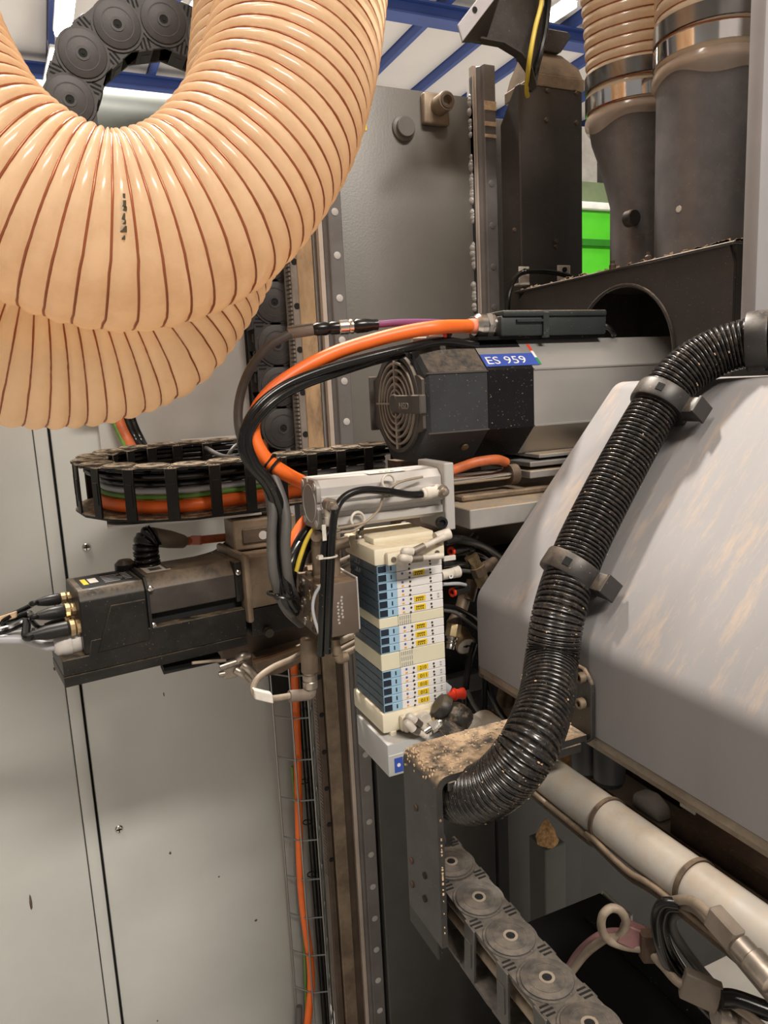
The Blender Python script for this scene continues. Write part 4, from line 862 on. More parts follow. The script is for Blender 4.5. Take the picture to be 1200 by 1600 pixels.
# ================================================================== VALVE TERMINAL
vx0, vx1, vy0, vy1 = .3085, .3895, .72, .80
def vz(row): return pY(594, row, vy0).z
def vxp(px, row=950): return pY(px, row, vy0).x
vt = thing('valve_terminal', 'tall stack of white and blue pneumatic valves with yellow labels', 'valve terminal', ((vx0 + vx1) / 2, .76, vz(1150)))
xw = vxp(622); xwin = vxp(607)
rows = []
def lin(a, c, n): return [a + (c - a) * i / n for i in range(n + 1)]
g1, g2, g3 = lin(884, 967.5, 6), lin(984, 1024, 3), lin(1051, 1117, 5)
vals = [(g[i], g[i + 1]) for g in (g1, g2, g3) for i in range(len(g) - 1)]
labs = {1: None, 4: None, 5: None, 6: None, 7: None, 8: None, 9: '210', 10: '011', 11: '010', 12: '012', 13: '011'}
e = .00025
for i, (r0, r1) in enumerate(vals):
    zt_v, zb_v = vz(r0) - e, vz(r1) + e; hz = zt_v - zb_v
    b = MB(); b.box((xw + .0002, vy0 + .0005, zb_v), (vx1, vy1, zt_v), .0005, 1); v_ = part('valve', b, G['white'], vt)
    b = MB(); b.box((vx0 + .0008, vy0, zb_v), (xw, vy0 + .012, zt_v), .0005, 1); part('blue_front', b, G['lightblue'], v_)
    b = MB(); b.box((vx0, vy0 + .0125, zb_v), (xw, vy0 + .040, zt_v), .0004, 1); b.box((vx0, vy0 + .0408, zb_v), (xw, vy1 - .001, zt_v), .0004, 1); b.box((vx0 - .0002, vy0 + .0006, zb_v + .0004), (vx0 + .0007, vy0 + .012, zt_v - .0004)); part('coil_side', b, G['slate'], v_)
    b = MB(); b.box((vx0 + .0012, vy0 - .0002, zb_v + .0013), (xwin - .001, vy0 + .002, zt_v - .0006)); part('dark_window', b, G['deepblue'], v_)
    xs = vxp(612.5); b = MB(); b.box((xs, vy0 - .0002, zb_v + hz * .28), (xs + .0016, vy0 + .001, zt_v - hz * .22)); part('slot', b, G['deepblue'], v_)
    if i < 2:
        b = MB(); b.box((vx0 - .0006, vy0 + .048, zb_v + .002), (vx0 - .0001, vy0 + .063, zb_v + .0035)); b.box((vx0 - .0006, vy0 + .048, zb_v + .002), (vx0 - .0001, vy0 + .050, zt_v - .002)); b.box((vx0 - .0006, vy0 + .056, zb_v + .002), (vx0 - .0001, vy0 + .058, zt_v - .002)); part('side_print', b, G['lgcable'], v_)
    def dot(px, fz, r, m_, nm, n=10):
        bb = MB(); bb.lathe((vxp(px), vy0 + .0006, zb_v + hz * fz), (0, -1, 0), [(r, 0), (r, .0006), (0, .0007)], n); part(nm, bb, m_, v_)
    dot(631, .72, .0013, G['dotblue'], 'blue_dot')
    bb = MB(); x_ = vxp(629.5); bb.box((x_, vy0 + .0001, zb_v + hz * .18), (x_ + .0026, vy0 + .0008, zb_v + hz * .36))
    if i > 1: part('orange_mark', bb, G['dotorange'], v_)
    for px, fz in ((643, .66), (642, .12), (674.5, .68), (675, .28)): dot(px, fz, .0013, G['ink'], 'pin_hole', 8)
    if i in labs:
        xa, xb_ = vxp(648), vxp(665.5); bb = MB(); bb.box((xa, vy0 - .0001, zb_v + hz * .2), (xb_, vy0 + .0008, zb_v + hz * .88), .0002, 1); part('yellow_label', bb, G['lblyellow'], v_)
        if labs[i]: text('label_text', labs[i], G['ink'], v_, (xa + .003, vy0 - .0002, zb_v + hz * .32), (1, 0, 0), (0, 0, 1), hz * .62, .0085, .00012)
        else:
            bb = MB()
            for k in range(5): bb.box((xa + .002 + k * .002, vy0 - .0003, zb_v + hz * .56), (xa + .0034 + k * .002, vy0, zb_v + hz * .74)); 
            for k in range(4): bb.box((xa + .002 + k * .0026, vy0 - .0003, zb_v + hz * .30), (xa + .0032 + k * .0026, vy0, zb_v + hz * .47))
            part('label_print', bb, G['ink'], v_)
    if i > 8 or i == 4:
        bb = MB(); x_ = vxp(684.5)
        for k in (0, 1): bb.box((x_, vy0 + .0001, zb_v + hz * (.25 + .35 * k)), (x_ + .0022, vy0 + .0008, zb_v + hz * (.45 + .35 * k)))
        part('number_mark', bb, G['lgcable'], v_)
for r0, r1, n in ((967.5, 984, 2), (1024, 1051, 3)):
    zt_v, zb_v = vz(r0) - e, vz(r1) + e
    b = MB(); b.box((vx0, vy0, zb_v), (xw - .0005, vy1, zt_v), .0006, 1); b.box((xw, vy0 + .0006, zb_v), (vx1, vy1, zt_v), .0005, 1); s_ = part('spacer_module', b, G['creamside'], vt, 'cream blank module between the valves')
    b = MB()
    for q in range(n):
        zq = zt_v - (zt_v - zb_v) * (q + .5) / n
        for k in range(6): x_ = vxp(624) + k * .0026; b.box((x_, vy0 - .0001, zq - .0022), (x_ + .0009, vy0 + .0012, zq + .0022))
    part('vent_ribs', b, G['lgcable'], s_)
# cream end plates
def endplate(rt, rb, top, label):
    zt_v, zb_v = vz(rt), vz(rb) + e
    b = MB(); b.box((vx0 - .003, vy0 - .002, zb_v), (vx1 + .003, vy1 + .006, zt_v), .0025, 2)
    if top:
        b.box((vx0 + .006, vy0 + .020, zt_v - .001), (vx1 + .002, vy1 + .004, zt_v + .0075), .003, 2)
        b.box((vx0 - .003, vy0 + .044, zt_v - .004), (vx1 + .003, vy1 + .008, zt_v + .003), .0015, 1)
    else: b.box((vx0 + .006, vy0 - .002, zb_v - .008), (vx0 + .014, vy0 + .02, zb_v + .001), .001, 1)
    ep = part('end_plate', b, G['cream'], vt, label)
    xa, xb_ = (vxp(603) + .0, vx1 - .002); za, zb2 = (vz(884), vz(863)) if top else (vz(1147), vz(1122))
    b = MB(); b.box((xa + (.0 if top else .008), vy0 - .011, za + .001), (xb_, vy0 - .0025, zb2), .002, 2); part('front_cover', b, G['cream'], ep)
    for x_ in (xa + (.007 if top else .013), xb_ - .010):
        b = MB(); b.lathe((x_, vy0 - .011, (za + zb2) / 2), (0, -1, 0), [(.0032, 0), (.0032, .0008), (.002, .0009), (.0018, .0003), (0, .0003)], 12); part('screw', b, G['dullmetal'], ep)
    return xa, xb_, za, zb2, ep
xa, xb_, za, zb2, ept = endplate(857, 884, True, 'dusty cream top end plate')
for x_, y_ in ((vx0 + .002, vy0 + .050), (vx1 - .006, vy1 + .003)):
    b = MB(); b.lathe((x_, y_, vz(857) + .003), (0, -.3, 1), [(.0045, -.004), (.0045, .004), (.0035, .005), (0, .005)], 14); part('corner_screw', b, G['dullmetal'], ept)
xa2, xb2_, za2, zb22, epb = endplate(1117, 1148, False, 'cream bottom end plate')
def silencer(pts, label, mcol=G['fitwhite']):
    b = MB(); P = [V(p) for p in pts]
    f_ = thing('elbow_fitting', label, 'fitting', P[0])
    b.tube(P[:3], .0045, 14, 8); part('elbow', b, mcol, f_)
    b = MB(); d = (P[3] - P[2]); b.cyl(P[2], P[2] + d * .4, .0043, n=14); part('metal_sleeve', b, G['dullmetal'], f_)
    b = MB(); b.lathe(P[2] + d * .4, d, [(.0032, 0), (.0032, d.length * .5), (.0036, d.length * .52), (.0036, d.length * .8), (0, d.length * .82)], 14); part('stem', b, mcol, f_)
yv = vy0 - .011
silencer([V((xa + .022, yv, zb2 - .006)), pY(632, 862, yv - .012), pY(645, 862, yv - .013), pY(687, 842, yv - .006)], 'white elbow fitting slanting up on the valve stack top, upper of two')
silencer([V((xa + .017, yv, zb2 - .012)), pY(628, 872, yv - .014), pY(642, 874, yv - .015), pY(683, 869, yv - .012)], 'white elbow fitting lying level on the valve stack top, lower of two')
silencer([V((xa2 + .018, yv, zb22 - .006)), pY(640, 1120, yv - .012), pY(649, 1126, yv - .014), pY(668, 1142, yv - .012)], 'white elbow fitting pointing down right at valve stack foot, upper of two')
silencer([V((xa2 + .014, yv, za2 + .004)), pY(636, 1130, yv - .014), pY(646, 1140, yv - .016), pY(664, 1149, yv - .014)], 'white elbow fitting pointing down right at valve stack foot, lower of two')
p = pY(660, 1122, yv - .002); b = MB(); b.lathe(p, (0, -1, 0), [(.0085, 0), (.0085, .006), (.0075, .008), (0, .0085)], 20); solo('sealing_disc', b, G['fitwhite'], 'round white disc beside the elbow fittings at valve stack foot', 'fitting')
p = pY(672, 1137, yv - .012); b = MB(); b.hexn(p, p + V((.010, 0, .004)), .0075); b.cyl(p + V((.010, 0, .004)), p + V((.018, 0, .007)), .0055, n=14); b.cyl(p - V((.008, 0, .003)), p, .005, n=14); solo('hex_union', b, G['chrome'], 'shiny hex union beside the lower white elbow fittings', 'fitting')
p = pY(690, 838, vy0 - .004); b = MB(); b.cyl(p + V((-.008, 0, -.001)), p + V((.010, 0, .002)), .0065, n=18); solo('white_plug', b, G['fitwhite'], 'white cylindrical plug at the upper right corner of the valve stack', 'plug')
# grey box under the stack
bx0, by0, bz1, bz0 = .302, .70, 1.106, 1.068
gb = thing('grey_box', 'light grey box with tiny blue sticker under the valve stack', 'box', (.35, .74, bz0))
b = MB(); b.box((bx0, by0, bz0), (.395, .79, bz1), .001, 2); part('box_body', b, G['greybox'], gb)
b = MB(); b.box((vx0 + .004, .725, bz1), (.39, .795, vz(1148)), .001, 1); part('riser', b, G['cream'], gb)
p, q = pY(617, 1208, by0), pY(629, 1182, by0); b = MB(); b.box((p.x, by0 - .0004, p.z), (q.x, by0, q.z)); sk = part('blue_sticker', b, G['stickblue'], gb)
b = MB(); c = (p + q) / 2; b.lathe((c.x, by0 - .0004, c.z), (0, -1, 0), [(.0022, 0), (.0022, .0003), (0, .0003)], 12); part('white_dot', b, G['signwhite'], sk)
b = MB(); b.box((bx0 + .0005, by0 - .0006, bz1 - .0135), (.394, by0 - .0001, bz1 - .0125)); part('seam', b, G['signwhite'], gb)

# ---------------- jumble of hoses and fittings between the stack and the hood
def nc(pts, r, m_, lab, nm='black_cable', cat='cable'): cable([pY(*a) for a in pts], r, m_, lab, nm, cat)
nc(((694, 846, .74), (715, 843, .745), (740, 848, .76), (762, 858, .78), (785, 876, .80), (800, 900, .82)), .0055, G['blkrub'], 'thick dusty black hose arching from stack top to behind the hood', 'air_hose', 'hose')
nc(((712, 866, .76), (735, 862, .77), (760, 872, .79), (790, 893, .82)), .004, G['blkrub'], 'second black hose under the thick arching hose', 'air_hose', 'hose')
nc(((692, 883, .74), (712, 881, .745), (735, 884, .77), (770, 892, .82)), .0032, G['blkrub'], 'thin black hose level with the second valve row', 'air_hose', 'hose')
nc(((692, 892, .75), (715, 891, .755), (735, 893, .77)), .0028, G['greyrub'], 'thin grey hose just below the second valve row', 'air_hose', 'hose')
nc(((692, 913, .74), (715, 912, .745), (727, 914, .755)), .0022, G['lgcable'], 'short pale wire right of the fourth valve', 'wire')
nc(((692, 947, .74), (712, 950, .745), (735, 962, .76), (760, 978, .79), (790, 985, .82)), .003, G['blkrub'], 'upper thin black hose curving right from the sixth valve', 'air_hose', 'hose')
nc(((692, 953, .74), (710, 957, .745), (730, 970, .76), (748, 984, .78)), .0022, G['greyrub'], 'thin grey wire below the hose from the sixth valve', 'wire')
for (px, py), rr, lab in (((704, 862), .0055, 'upper'), ((706, 926), .0055, 'middle')):
    p = pY(px, py, .755); f_ = thing('push_fitting', 'black push-in fitting with red ring right of the valve stack, ' + lab + ' one', 'fitting', p)
    b = MB(); b.washer(p, (1, .3, 0), .003, rr, .003, 20); part('release_ring', b, G['red'], f_)
    b = MB(); b.cyl(p + V((.003, .001, 0)), p + V((.026, .008, .001)), rr * 1.02, n=18); part('fitting_body', b, G['blkpl'], f_)
p = pY(693, 898, .742); f_ = thing('speed_fitting', 'grey round fitting with white port right of the third valve', 'fitting', p)
b = MB(); b.lathe(p, (1, .1, .02), [(.0062, -.004), (.0062, .012), (.0068, .0125), (.0068, .018), (.0072, .0185), (.0072, .0215), (.005, .022), (0, .022)], 20); part('fitting_body', b, G['fitwhite'], f_)
b = MB(); b.washer(p + V((.006, -.006, -.001)), (0, -1, 0), .0013, .003, .0015, 16); part('port_ring', b, G['signwhite'], f_)
p = pY(694, 878, .742); b = MB(); b.box(p, p + V((.016, .004, .006)), .0006, 1); solo('wire_tag', b, G['paper'], 'small pale wire tag right of the first valve', 'tag')
# brass tee
pts = [pY(735, 868, .765), pY(745, 885, .765), pY(750, 898, .765), pY(757, 915, .765)]
f_ = thing('brass_tee', 'brass and dark tee fitting hanging between valve stack and hood', 'fitting', pts[3])
b = MB(); d = (pts[1] - pts[0]); b.hexn(pts[0], pts[0] + d * .5, .0085); b.cyl(pts[0] + d * .5, pts[1], .0075, n=18); part('upper_nut', b, G['brass'], f_)
b = MB(); b.cyl(pts[1], pts[2], .010, n=8); b.cyl((pts[1] + pts[2]) / 2, (pts[1] + pts[2]) / 2 + V((.03, .01, .004)), .0075, n=16); part('tee_body', b, G['browndark'], f_)
b = MB(); b.hexn(pts[2], pts[3], .0085); part('lower_nut', b, G['brass'], f_)
nc(((738, 862, .765), (733, 850, .77), (742, 838, .80)), .005, G['blkrub'], 'black hose entering the top of the brass tee', 'air_hose', 'hose')
# brass nozzle and gauge
a, c = pY(713, 955, .775), pY(703, 1014, .765); d = c - a; L_ = d.length
f_ = thing('brass_nozzle', 'brass stepped nozzle beside the pressure gauge', 'fitting', c)
b = MB(); b.lathe(a, d, [(.004, 0), (.010, .30 * L_), (.010, .34 * L_)], 20); part('cone', b, G['browndark'], f_)
b = MB(); b.lathe(a, d, [(.0095, .34 * L_), (.0098, .38 * L_), (.0098, .66 * L_), (.009, .68 * L_)], 8); part('hex_body', b, G['brass'], f_)
b = MB(); b.lathe(a, d, [(.0075, .68 * L_), (.0075, .74 * L_), (.0055, .75 * L_), (.0055, .80 * L_), (.0068, .81 * L_), (.0068, .86 * L_), (.005, .87 * L_), (.0055, .9 * L_), (.0055, L_), (0, L_)], 18); part('tip', b, G['chrome'], f_)
a, c = pY(731, 990, .79), pY(728, 1008, .775); d = V((-.08, -.90, -.40)).normalized()
f_ = thing('pressure_gauge', 'small round pressure gauge with brass case and white dial', 'gauge', a)
b = MB(); b.lathe(c - d * .022, d, [(.009, -.004), (.0125, 0), (.0125, .020), (.0135, .021), (.0135, .0235), (.0115, .024)], 28); part('case', b, G['brass'], f_)
b = MB(); b.lathe(c + d * .0015, d, [(.0118, 0), (.0118, .0006), (0, .0006)], 28); dl = part('dial', b, G['paper'], f_)
u, v, _a = frame(d); b = MB(); b.obox(c + d * .0024, u * .0045, v * .0009, d * .0002); b.lathe(c + d * .0022, d, [(.0022, 0), (.0022, .0005), (0, .0005)], 10); part('needle', b, G['void'], dl)
for a_, lab in (((735, 925, .80), 'upper'), ((722, 948, .80), 'lower')):
    p = pY(*a_); b = MB(); b.cyl(p + V((.008, .006, .012)), p + V((-.004, 0, -.010)), .0085, n=18); solo('bronze_silencer', b, G['dirtysteel'], 'dirty bronze silencer in shade between stack and hood, ' + lab + ' one', 'fitting')
# hoses hanging lower
nc(((741, 1005, .77), (733, 1035, .765), (728, 1070, .76), (727, 1105, .76)), .0042, G['blkrub'], 'black hose hanging from the gauge area, left of the pair', 'air_hose', 'hose')
nc(((730, 1080, .75), (740, 1100, .75), (755, 1120, .75)), .003, G['greyrub'], 'short grey wire crossing below the hanging hose', 'wire')
nc(((757, 1045, .755), (757, 1080, .75), (757, 1120, .745)), .0036, G['blkrub'], 'left black hose under the rusty clip below the hood edge', 'air_hose', 'hose')
nc(((761, 1045, .755), (766, 1080, .75), (777, 1105, .745), (790, 1125, .74)), .0036, G['blkrub'], 'right black hose under the rusty clip below the hood edge', 'air_hose', 'hose')
p = pY(758, 1046, .75); b = MB(); b.box(p + V((-.007, -.003, -.010)), p + V((.007, .006, .010)), .002, 1); solo('rusty_clip', b, G['dirtysteel'], 'small rusty clip holding two black hoses below the hood edge', 'clip')
p = pY(713, 1085, .73); f_ = thing('red_plug', 'red knob on a grey stub right of the lowest valves', 'plug', p)
b = MB(); b.lathe(p - V((.014, 0, -.002)), (1, 0, -.12), [(.006, 0), (.006, .010), (.0075, .0105), (.0075, .012), (.006, .0125), (.006, .020), (.007, .021), (.007, .024), (0, .025)], 20); part('knob', b, G['red'], f_)
b = MB(); b.cyl(p + V((-.02, .01, .014)), p + V((-.010, .004, .004)), .0085, n=18); part('stub', b, G['lgcable'], f_)
for i, (px, py) in enumerate(((782, 1090), (793, 1100), (803, 1105))):
    p = pY(px, py, .80); b = MB(); b.cyl(p + V((.012, .01, .012)), p + V((-.012, -.01, -.018)), .006 + .001 * i, n=14); solo('metal_stub', b, G['dirtysteel'], ('first', 'second', 'third')[i] + ' grimy metal stub from the left under the hood corner', 'fitting')
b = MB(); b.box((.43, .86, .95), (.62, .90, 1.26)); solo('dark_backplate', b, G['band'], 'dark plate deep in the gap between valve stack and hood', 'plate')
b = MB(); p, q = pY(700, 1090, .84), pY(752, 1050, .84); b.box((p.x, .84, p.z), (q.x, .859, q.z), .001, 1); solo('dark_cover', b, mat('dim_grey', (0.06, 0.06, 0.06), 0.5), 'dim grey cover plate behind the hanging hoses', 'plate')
# dirty ball joint connector at the stack foot
a, c = pY(688, 1102, .70), pY(750, 1142, .685); d = c - a; L_ = d.length
f_ = thing('dirty_connector', 'chip covered black and white round connector at valve stack foot', 'connector', a)
b = MB(); b.lathe(a, d, [(.012, -.004), (.0145, 0), (.0145, .12 * L_), (.010, .2 * L_)], 22); part('flange', b, G['blkpld'], f_)
b = MB(); b.lathe(a, d, [(.010, .18 * L_), (.0145, .3 * L_), (.0155, .45 * L_), (.014, .62 * L_), (.011, .7 * L_)], 14); part('ribbed_nut', b, mat('chipped_black', (0.04, 0.035, 0.03), 0.5, grime=0.8, gcol=(0.45, 0.34, 0.24), gscale=110, var=0.3), f_)
b = MB(); b.lathe(a, d, [(.012, .66 * L_), (.0125, .8 * L_), (.010, 1.05 * L_), (0, 1.06 * L_)], 20); part('rear_sleeve', b, G['fitwhite'], f_)
a2, c2_ = pY(690, 1130, .685), pY(716, 1150, .675); b = MB(); b.cyl(a2, c2_, .008, .010, n=10); part('side_branch', b, MATS['chipped_black'], f_)

# ================================================================== SERVO MOTOR (left)
sroot = V((-.0156, .90, 1.1695)); ang = math.radians(7.5)
cu, su = math.cos(ang), math.sin(ang)
def sv_(u, v, z): return V((sroot.x + u * cu - v * su, sroot.y + u * su + v * cu, sroot.z + z))
SU, SV = V((cu, su, 0)), V((-su, cu, 0))
def sbox(b, u0, u1, v0, v1, z0, z1, bev=0, seg_=2): b.prism([sv_(u0, v0, z0), sv_(u1, v0, z0), sv_(u1, v1, z0), sv_(u0, v1, z0)], (0, 0, z1 - z0), bev, seg_)
def sprism(b, uz, v0, v1, bev=0): b.prism([sv_(u, v0, z) for u, z in uz], SV * (v1 - v0), bev, 1)
def sprof(b, u0, u1, vzp, bev=0): b.prism([sv_(u0, v, z) for v, z in vzp], SU * (u1 - u0), bev, 1)
sm = thing('servo_motor', 'long black servo motor jutting left below the flat loop chain', 'motor', sroot)
b = MB(); sbox(b, 0, .226, 0, .088, 0, .0125, .0012); part('base_strip', b, G['servo'], sm)
b = MB(); sprism(b, [(.0005, .0130), (.226, .0130), (.226, .050), (.104, .050), (.104, .0505), (.034, .0505), (.030, .033), (.0005, .033)], .0003, .088, .001); part('lower_housing', b, G['servo'], sm)
b = MB(); sprof(b, .026, .1025, [(.001, .0335), (.001, .098), (.010, .110), (.084, .110), (.092, .100), (.092, .0335)], .0015); enc = part('encoder_housing', b, G['servo'], sm)
b = MB(); sprism(b, [(.040, .034), (.060, .088), (.101, .088), (.101, .036)], -.0012, .002, .0008); part('raised_panel', b, G['servo'], enc)
b = MB(); sprof(b, .106, .225, [(.004, .066), (.004, .097), (.018, .113), (.078, .113), (.090, .098), (.090, .066)], .001); part('stator_housing', b, G['servograu'], sm)
b = MB(); sbox(b, .105, .226, .014, .082, .0505, .0655); part('black_slot', b, G['void'], sm)  # black core set back between the two housings
b = MB(); sprof(b, .1028, .1062, [(-.0008, .048), (-.0008, .099), (.010, .1125), (.085, .1125), (.093, .100), (.093, .048)]); part('seam_ring', b, G['blkpl'], sm)
b = MB(); sbox(b, .216, .226, .001, .09, .060, .1135, .002); part('front_flange', b, G['servo'], sm)
for u, v, z in ((.108, .0, .100), (.108, .003, .0525), (.220, -.0005, .100)):
    b = MB(); b.lathe(sv_(u, v, z), -SV, [(.0035, -.001), (.0035, .002), (.002, .003), (0, .003)], 12); part('screw', b, G['chrome'], sm)
# labels on top
b = MB(); sbox(b, .034, .098, .016, .076, .1101, .1105); l1 = part('type_plate', b, G['void'], sm, 'black type plate with yellow mark and fine print')
b = MB(); sbox(b, .038, .044, .030, .060, .1106, .1109); part('yellow_mark', b, G['lblyellow'], l1)
b = MB(); sbox(b, .046, .056, .034, .058, .1106, .1109); part('code_field', b, G['paper'], l1)
b = MB()
for k in range(5): sbox(b, .062, .062 + .018 + .004 * (k % 3), .026 + k * .008, .028 + k * .008, .1106, .1108); sbox(b, .086, .094, .028 + k * .008, .0305 + k * .008, .1106, .1108)
part('fine_print', b, G['lgcable'], l1)
b = MB(); sbox(b, .112, .142, .026, .070, .1131, .1134); l2 = part('silver_label', b, G['alu'], sm)
b = MB(); sbox(b, .137, .1415, .030, .066, .1135, .1137); sbox(b, .118, .133, .034, .048, .1135, .1137); part('dark_print', b, G['servo'], l2)
# connectors on the rear face
def conn(u, v, z, r, L_, lab, path, cr, cm, body=G['blkpl']):
    c = sv_(u, v, z); f_ = thing('round_connector', lab, 'connector', c)
    b = MB(); b.lathe(c, -SU, [(r * 1.05, 0), (r * 1.05, .004), (r * .8, .005), (r * 1.15, .006), (r * 1.15, .011), (r * .9, .012)], 10); part('nut', b, G['brass'], f_)
    b = MB(); b.lathe(c - SU * .012, -SU, [(r * .95, 0), (r * 1.1, .002), (r * 1.0, L_ * .6), (r * .6, L_)], 16); part('grip', b, body, f_)
    e_ = c - SU * (.012 + L_); b = MB(); b.tube([e_ + SU * .004, e_ - SU * .006] + [pF(*q) for q in path], cr, 10, 8); part('cable', b, cm, f_)
conn(.026, .060, .092, .0065, .026, 'black connector topmost on the servo rear end', ((50, 945, .93), (30, 955, .92), (8, 964, .91), (-60, 985, .9), (-200, 1010, .9)), .0032, G['blkrub'])
conn(.026, .036, .082, .0075, .030, 'shiny black connector second from top on the servo rear end', ((45, 958, .90), (20, 967, .88), (-10, 975, .87), (-80, 1000, .87), (-200, 1025, .88)), .0036, G['blkrub'])
conn(.026, .015, .066, .0085, .040, 'long black connector third from top on the servo rear end', ((40, 972, .87), (15, 982, .86), (-15, 990, .85), (-90, 1010, .85), (-200, 1040, .86)), .0048, G['blkrub'])
conn(.026, .050, .064, .006, .022, 'thin black connector behind the long one on the servo rear end', ((40, 965, .90), (12, 978, .88), (4, 972, .87), (18, 962, .87)), .003, G['blkrub'])
c = sv_(.0258, .030, .045); f_ = thing('grey_gland', 'pale grey cable gland low on the servo rear end', 'gland', c)
b = MB(); b.lathe(c, -SU, [(.0155, 0), (.0155, .010), (.0165, .0105), (.0165, .018), (.013, .026), (.009, .029)], 24); part('gland_body', b, mat('gland_grey', (0.48, 0.45, 0.42), 0.45, grime=0.3, gscale=40), f_)
b = MB(); b.tube([c - SU * .02, c - SU * .035] + [pF(*q) for q in ((40, 1000, .87), (0, 999, .86), (-30, 998, .85), (-120, 1005, .84), (-220, 1030, .84))], .0058, 12, 8); part('cable', b, G['lgcable'], f_)
cable([pF(*q) for q in ((95, 975, .93), (70, 985, .92), (40, 990, .91), (0, 996, .90), (-30, 1000, .9), (-200, 1045, .9))], .006, G['greyrub'], 'grey cable passing behind the servo rear connectors', 'grey_cable')
p = pF(10, 965, .87); b = MB(); b.obox(p, _R * .012 + _U * .004, _U * .004, _F * .002, .001, 1); solo('cable_flag', b, G['wood'], 'dusty tan flag tag on cables at the left edge', 'tag')
# corrugated elbow, sleeve and orange lead above the servo
def corrugated(b, pts, R, pitch, amp, n=28, per=6, sq=True):
    P, L_ = resample(smooth(pts, 20), pitch / per); fr = frames(P); rs = []
    for i, (p, f) in enumerate(zip(P, fr)):
        ph = (i % per) / per; r = R if ph < .68 else R - amp
        if (i % per) in (0, int(per * .66)): r = R - amp * .3
        rs.append([p + (f[0] * math.cos(t) + f[1] * math.sin(t)) * r for t in [2 * PI * k / n for k in range(n)]])
    b.rings(rs); return P
el = thing('corrugated_elbow', 'black corrugated hose elbow rising from the servo motor', 'hose', sv_(.125, .06, .113))
b = MB(); corrugated(b, [sv_(.125, .070, .112), sv_(.124, .070, .126), sv_(.124, .070, .136), sv_(.127, .070, .146), sv_(.137, .070, .151)], .0165, .0075, .003); part('corrugated_tube', b, G['blkrub'], el, ang=50)
k0 = sv_(.132, .070, .150); k1 = pF(285, 846, 1.02)
b = MB(); b.lathe(k0, k1 - k0, [(.0125, 0), (.0122, (k1 - k0).length * .55), (.0095, (k1 - k0).length)], 18); part('shrink_sleeve', b, G['sleeve'], el)
b = MB(); b.tube([k1 - (k1 - k0) * .1, k1, pF(320, 843, 1.04), pF(365, 838, 1.06), pF(400, 832, 1.1)], .0058, 12); part('orange_lead', b, G['orangedim'], el)
b = MB(); p = pF(307, 844, 1.03); b.obox(p, _R * .007, _U * .0065, _F * .0065, .001, 1); part('orange_clip', b, mat('faded_orange', (0.80, 0.27, 0.17), 0.5), el)
b = MB(); b.lathe(sv_(.098, .080, .112), (0, 0, 1), [(.013, -.004), (.013, .006), (.008, .011), (0, .012)], 18); solo('eye_plug', b, G['servo'], 'small dark round plug on the servo motor top', 'plug')
cable([pF(*q) for q in ((300, 878, 1.05), (335, 868, 1.05), (352, 856, 1.05), (368, 840, 1.06))], .007, G['greyrub'], 'dark grey cable rising right behind the servo motor', 'grey_cable')
cable([pF(*q) for q in ((345, 880, 1.08), (358, 868, 1.08), (370, 852, 1.09))], .008, G['orangedim'], 'dull orange cable stub right behind the servo motor', 'orange_cable')
# gearbox and carriage
gx = sv_(.2265, 0, 0)
gr = thing('gearbox', 'grimy brown gearbox between servo motor and machine carriage', 'gearbox', gx + V((.03, .05, 0)))
b = MB(); sbox(b, .2268, .236, -.006, .10, .030, .122, .004); part('flange_plate', b, G['dirtysteel'], gr)
b = MB(); sbox(b, .2365, .315, .006, .088, .045, .117, .004); part('gear_housing', b, G['dirtysteel'], gr)
b = MB(); sbox(b, .2365, .315, .010, .088, .005, .044, .003); part('lower_bar', b, G['servo'], gr)
p = pY(420, 988, .935); b = MB(); b.lathe(p + V((0, -.004, 0)), (0, -1, 0), [(.006, -.01), (.006, .001), (0, .001)], 14); part('plug', b, G['servograu'], gr)
p, q = pY(367, 862, .965), pY(440, 806, .965)
b = MB(); b.box((p.x, .965, p.z), (q.x + .02, 1.02, q.z), .002, 1); cb = solo('carriage_bracket', b, G['dirtysteel'], 'grimy brown bracket carrying the loop chain above the gearbox', 'bracket')
p, q = pY(380, 850, .963), pY(422, 822, .963)
b = MB(); b.box((p.x, .961, p.z), (q.x, .9648, q.z), .001, 1); part('bracket_pad', b, G['browndark'], cb)
c = pY(411, 836, .9605); b = MB(); b.lathe(c, (0, -1, 0), [(.006, 0), (.006, .0008), (0, .001)], 14); part('pad_screw', b, G['cap'], cb)
b = MB(); b.box((.19, 1.02, 1.10), (.47, 1.20, 1.20), .004, 2); ca = solo('carriage_beam', b, G['browndark'], 'grimy brown carriage beam below the gearbox', 'machine part')
p, q = pY(400, 1070, 1.0), pY(478, 1010, 1.0)
b = MB(); b.prism([pY(*a) for a in ((400, 1028, .99), (480, 1005, .99), (480, 1030, .99), (440, 1052, .99), (402, 1060, .99))], (0, .025, 0), .001, 1); solo('support_gusset', b, G['dirtysteel'], 'slanting brown gusset plate under the gearbox', 'plate')
b = MB(); b.tube([pY(*a) for a in ((395, 1034, .98), (430, 1024, .98), (475, 1008, .98))], .004, 8); solo('brown_pipe', b, mat('copperish', (0.16, 0.085, 0.04), 0.5, var=0.3), 'thin brown pipe along the gusset under the gearbox', 'pipe')
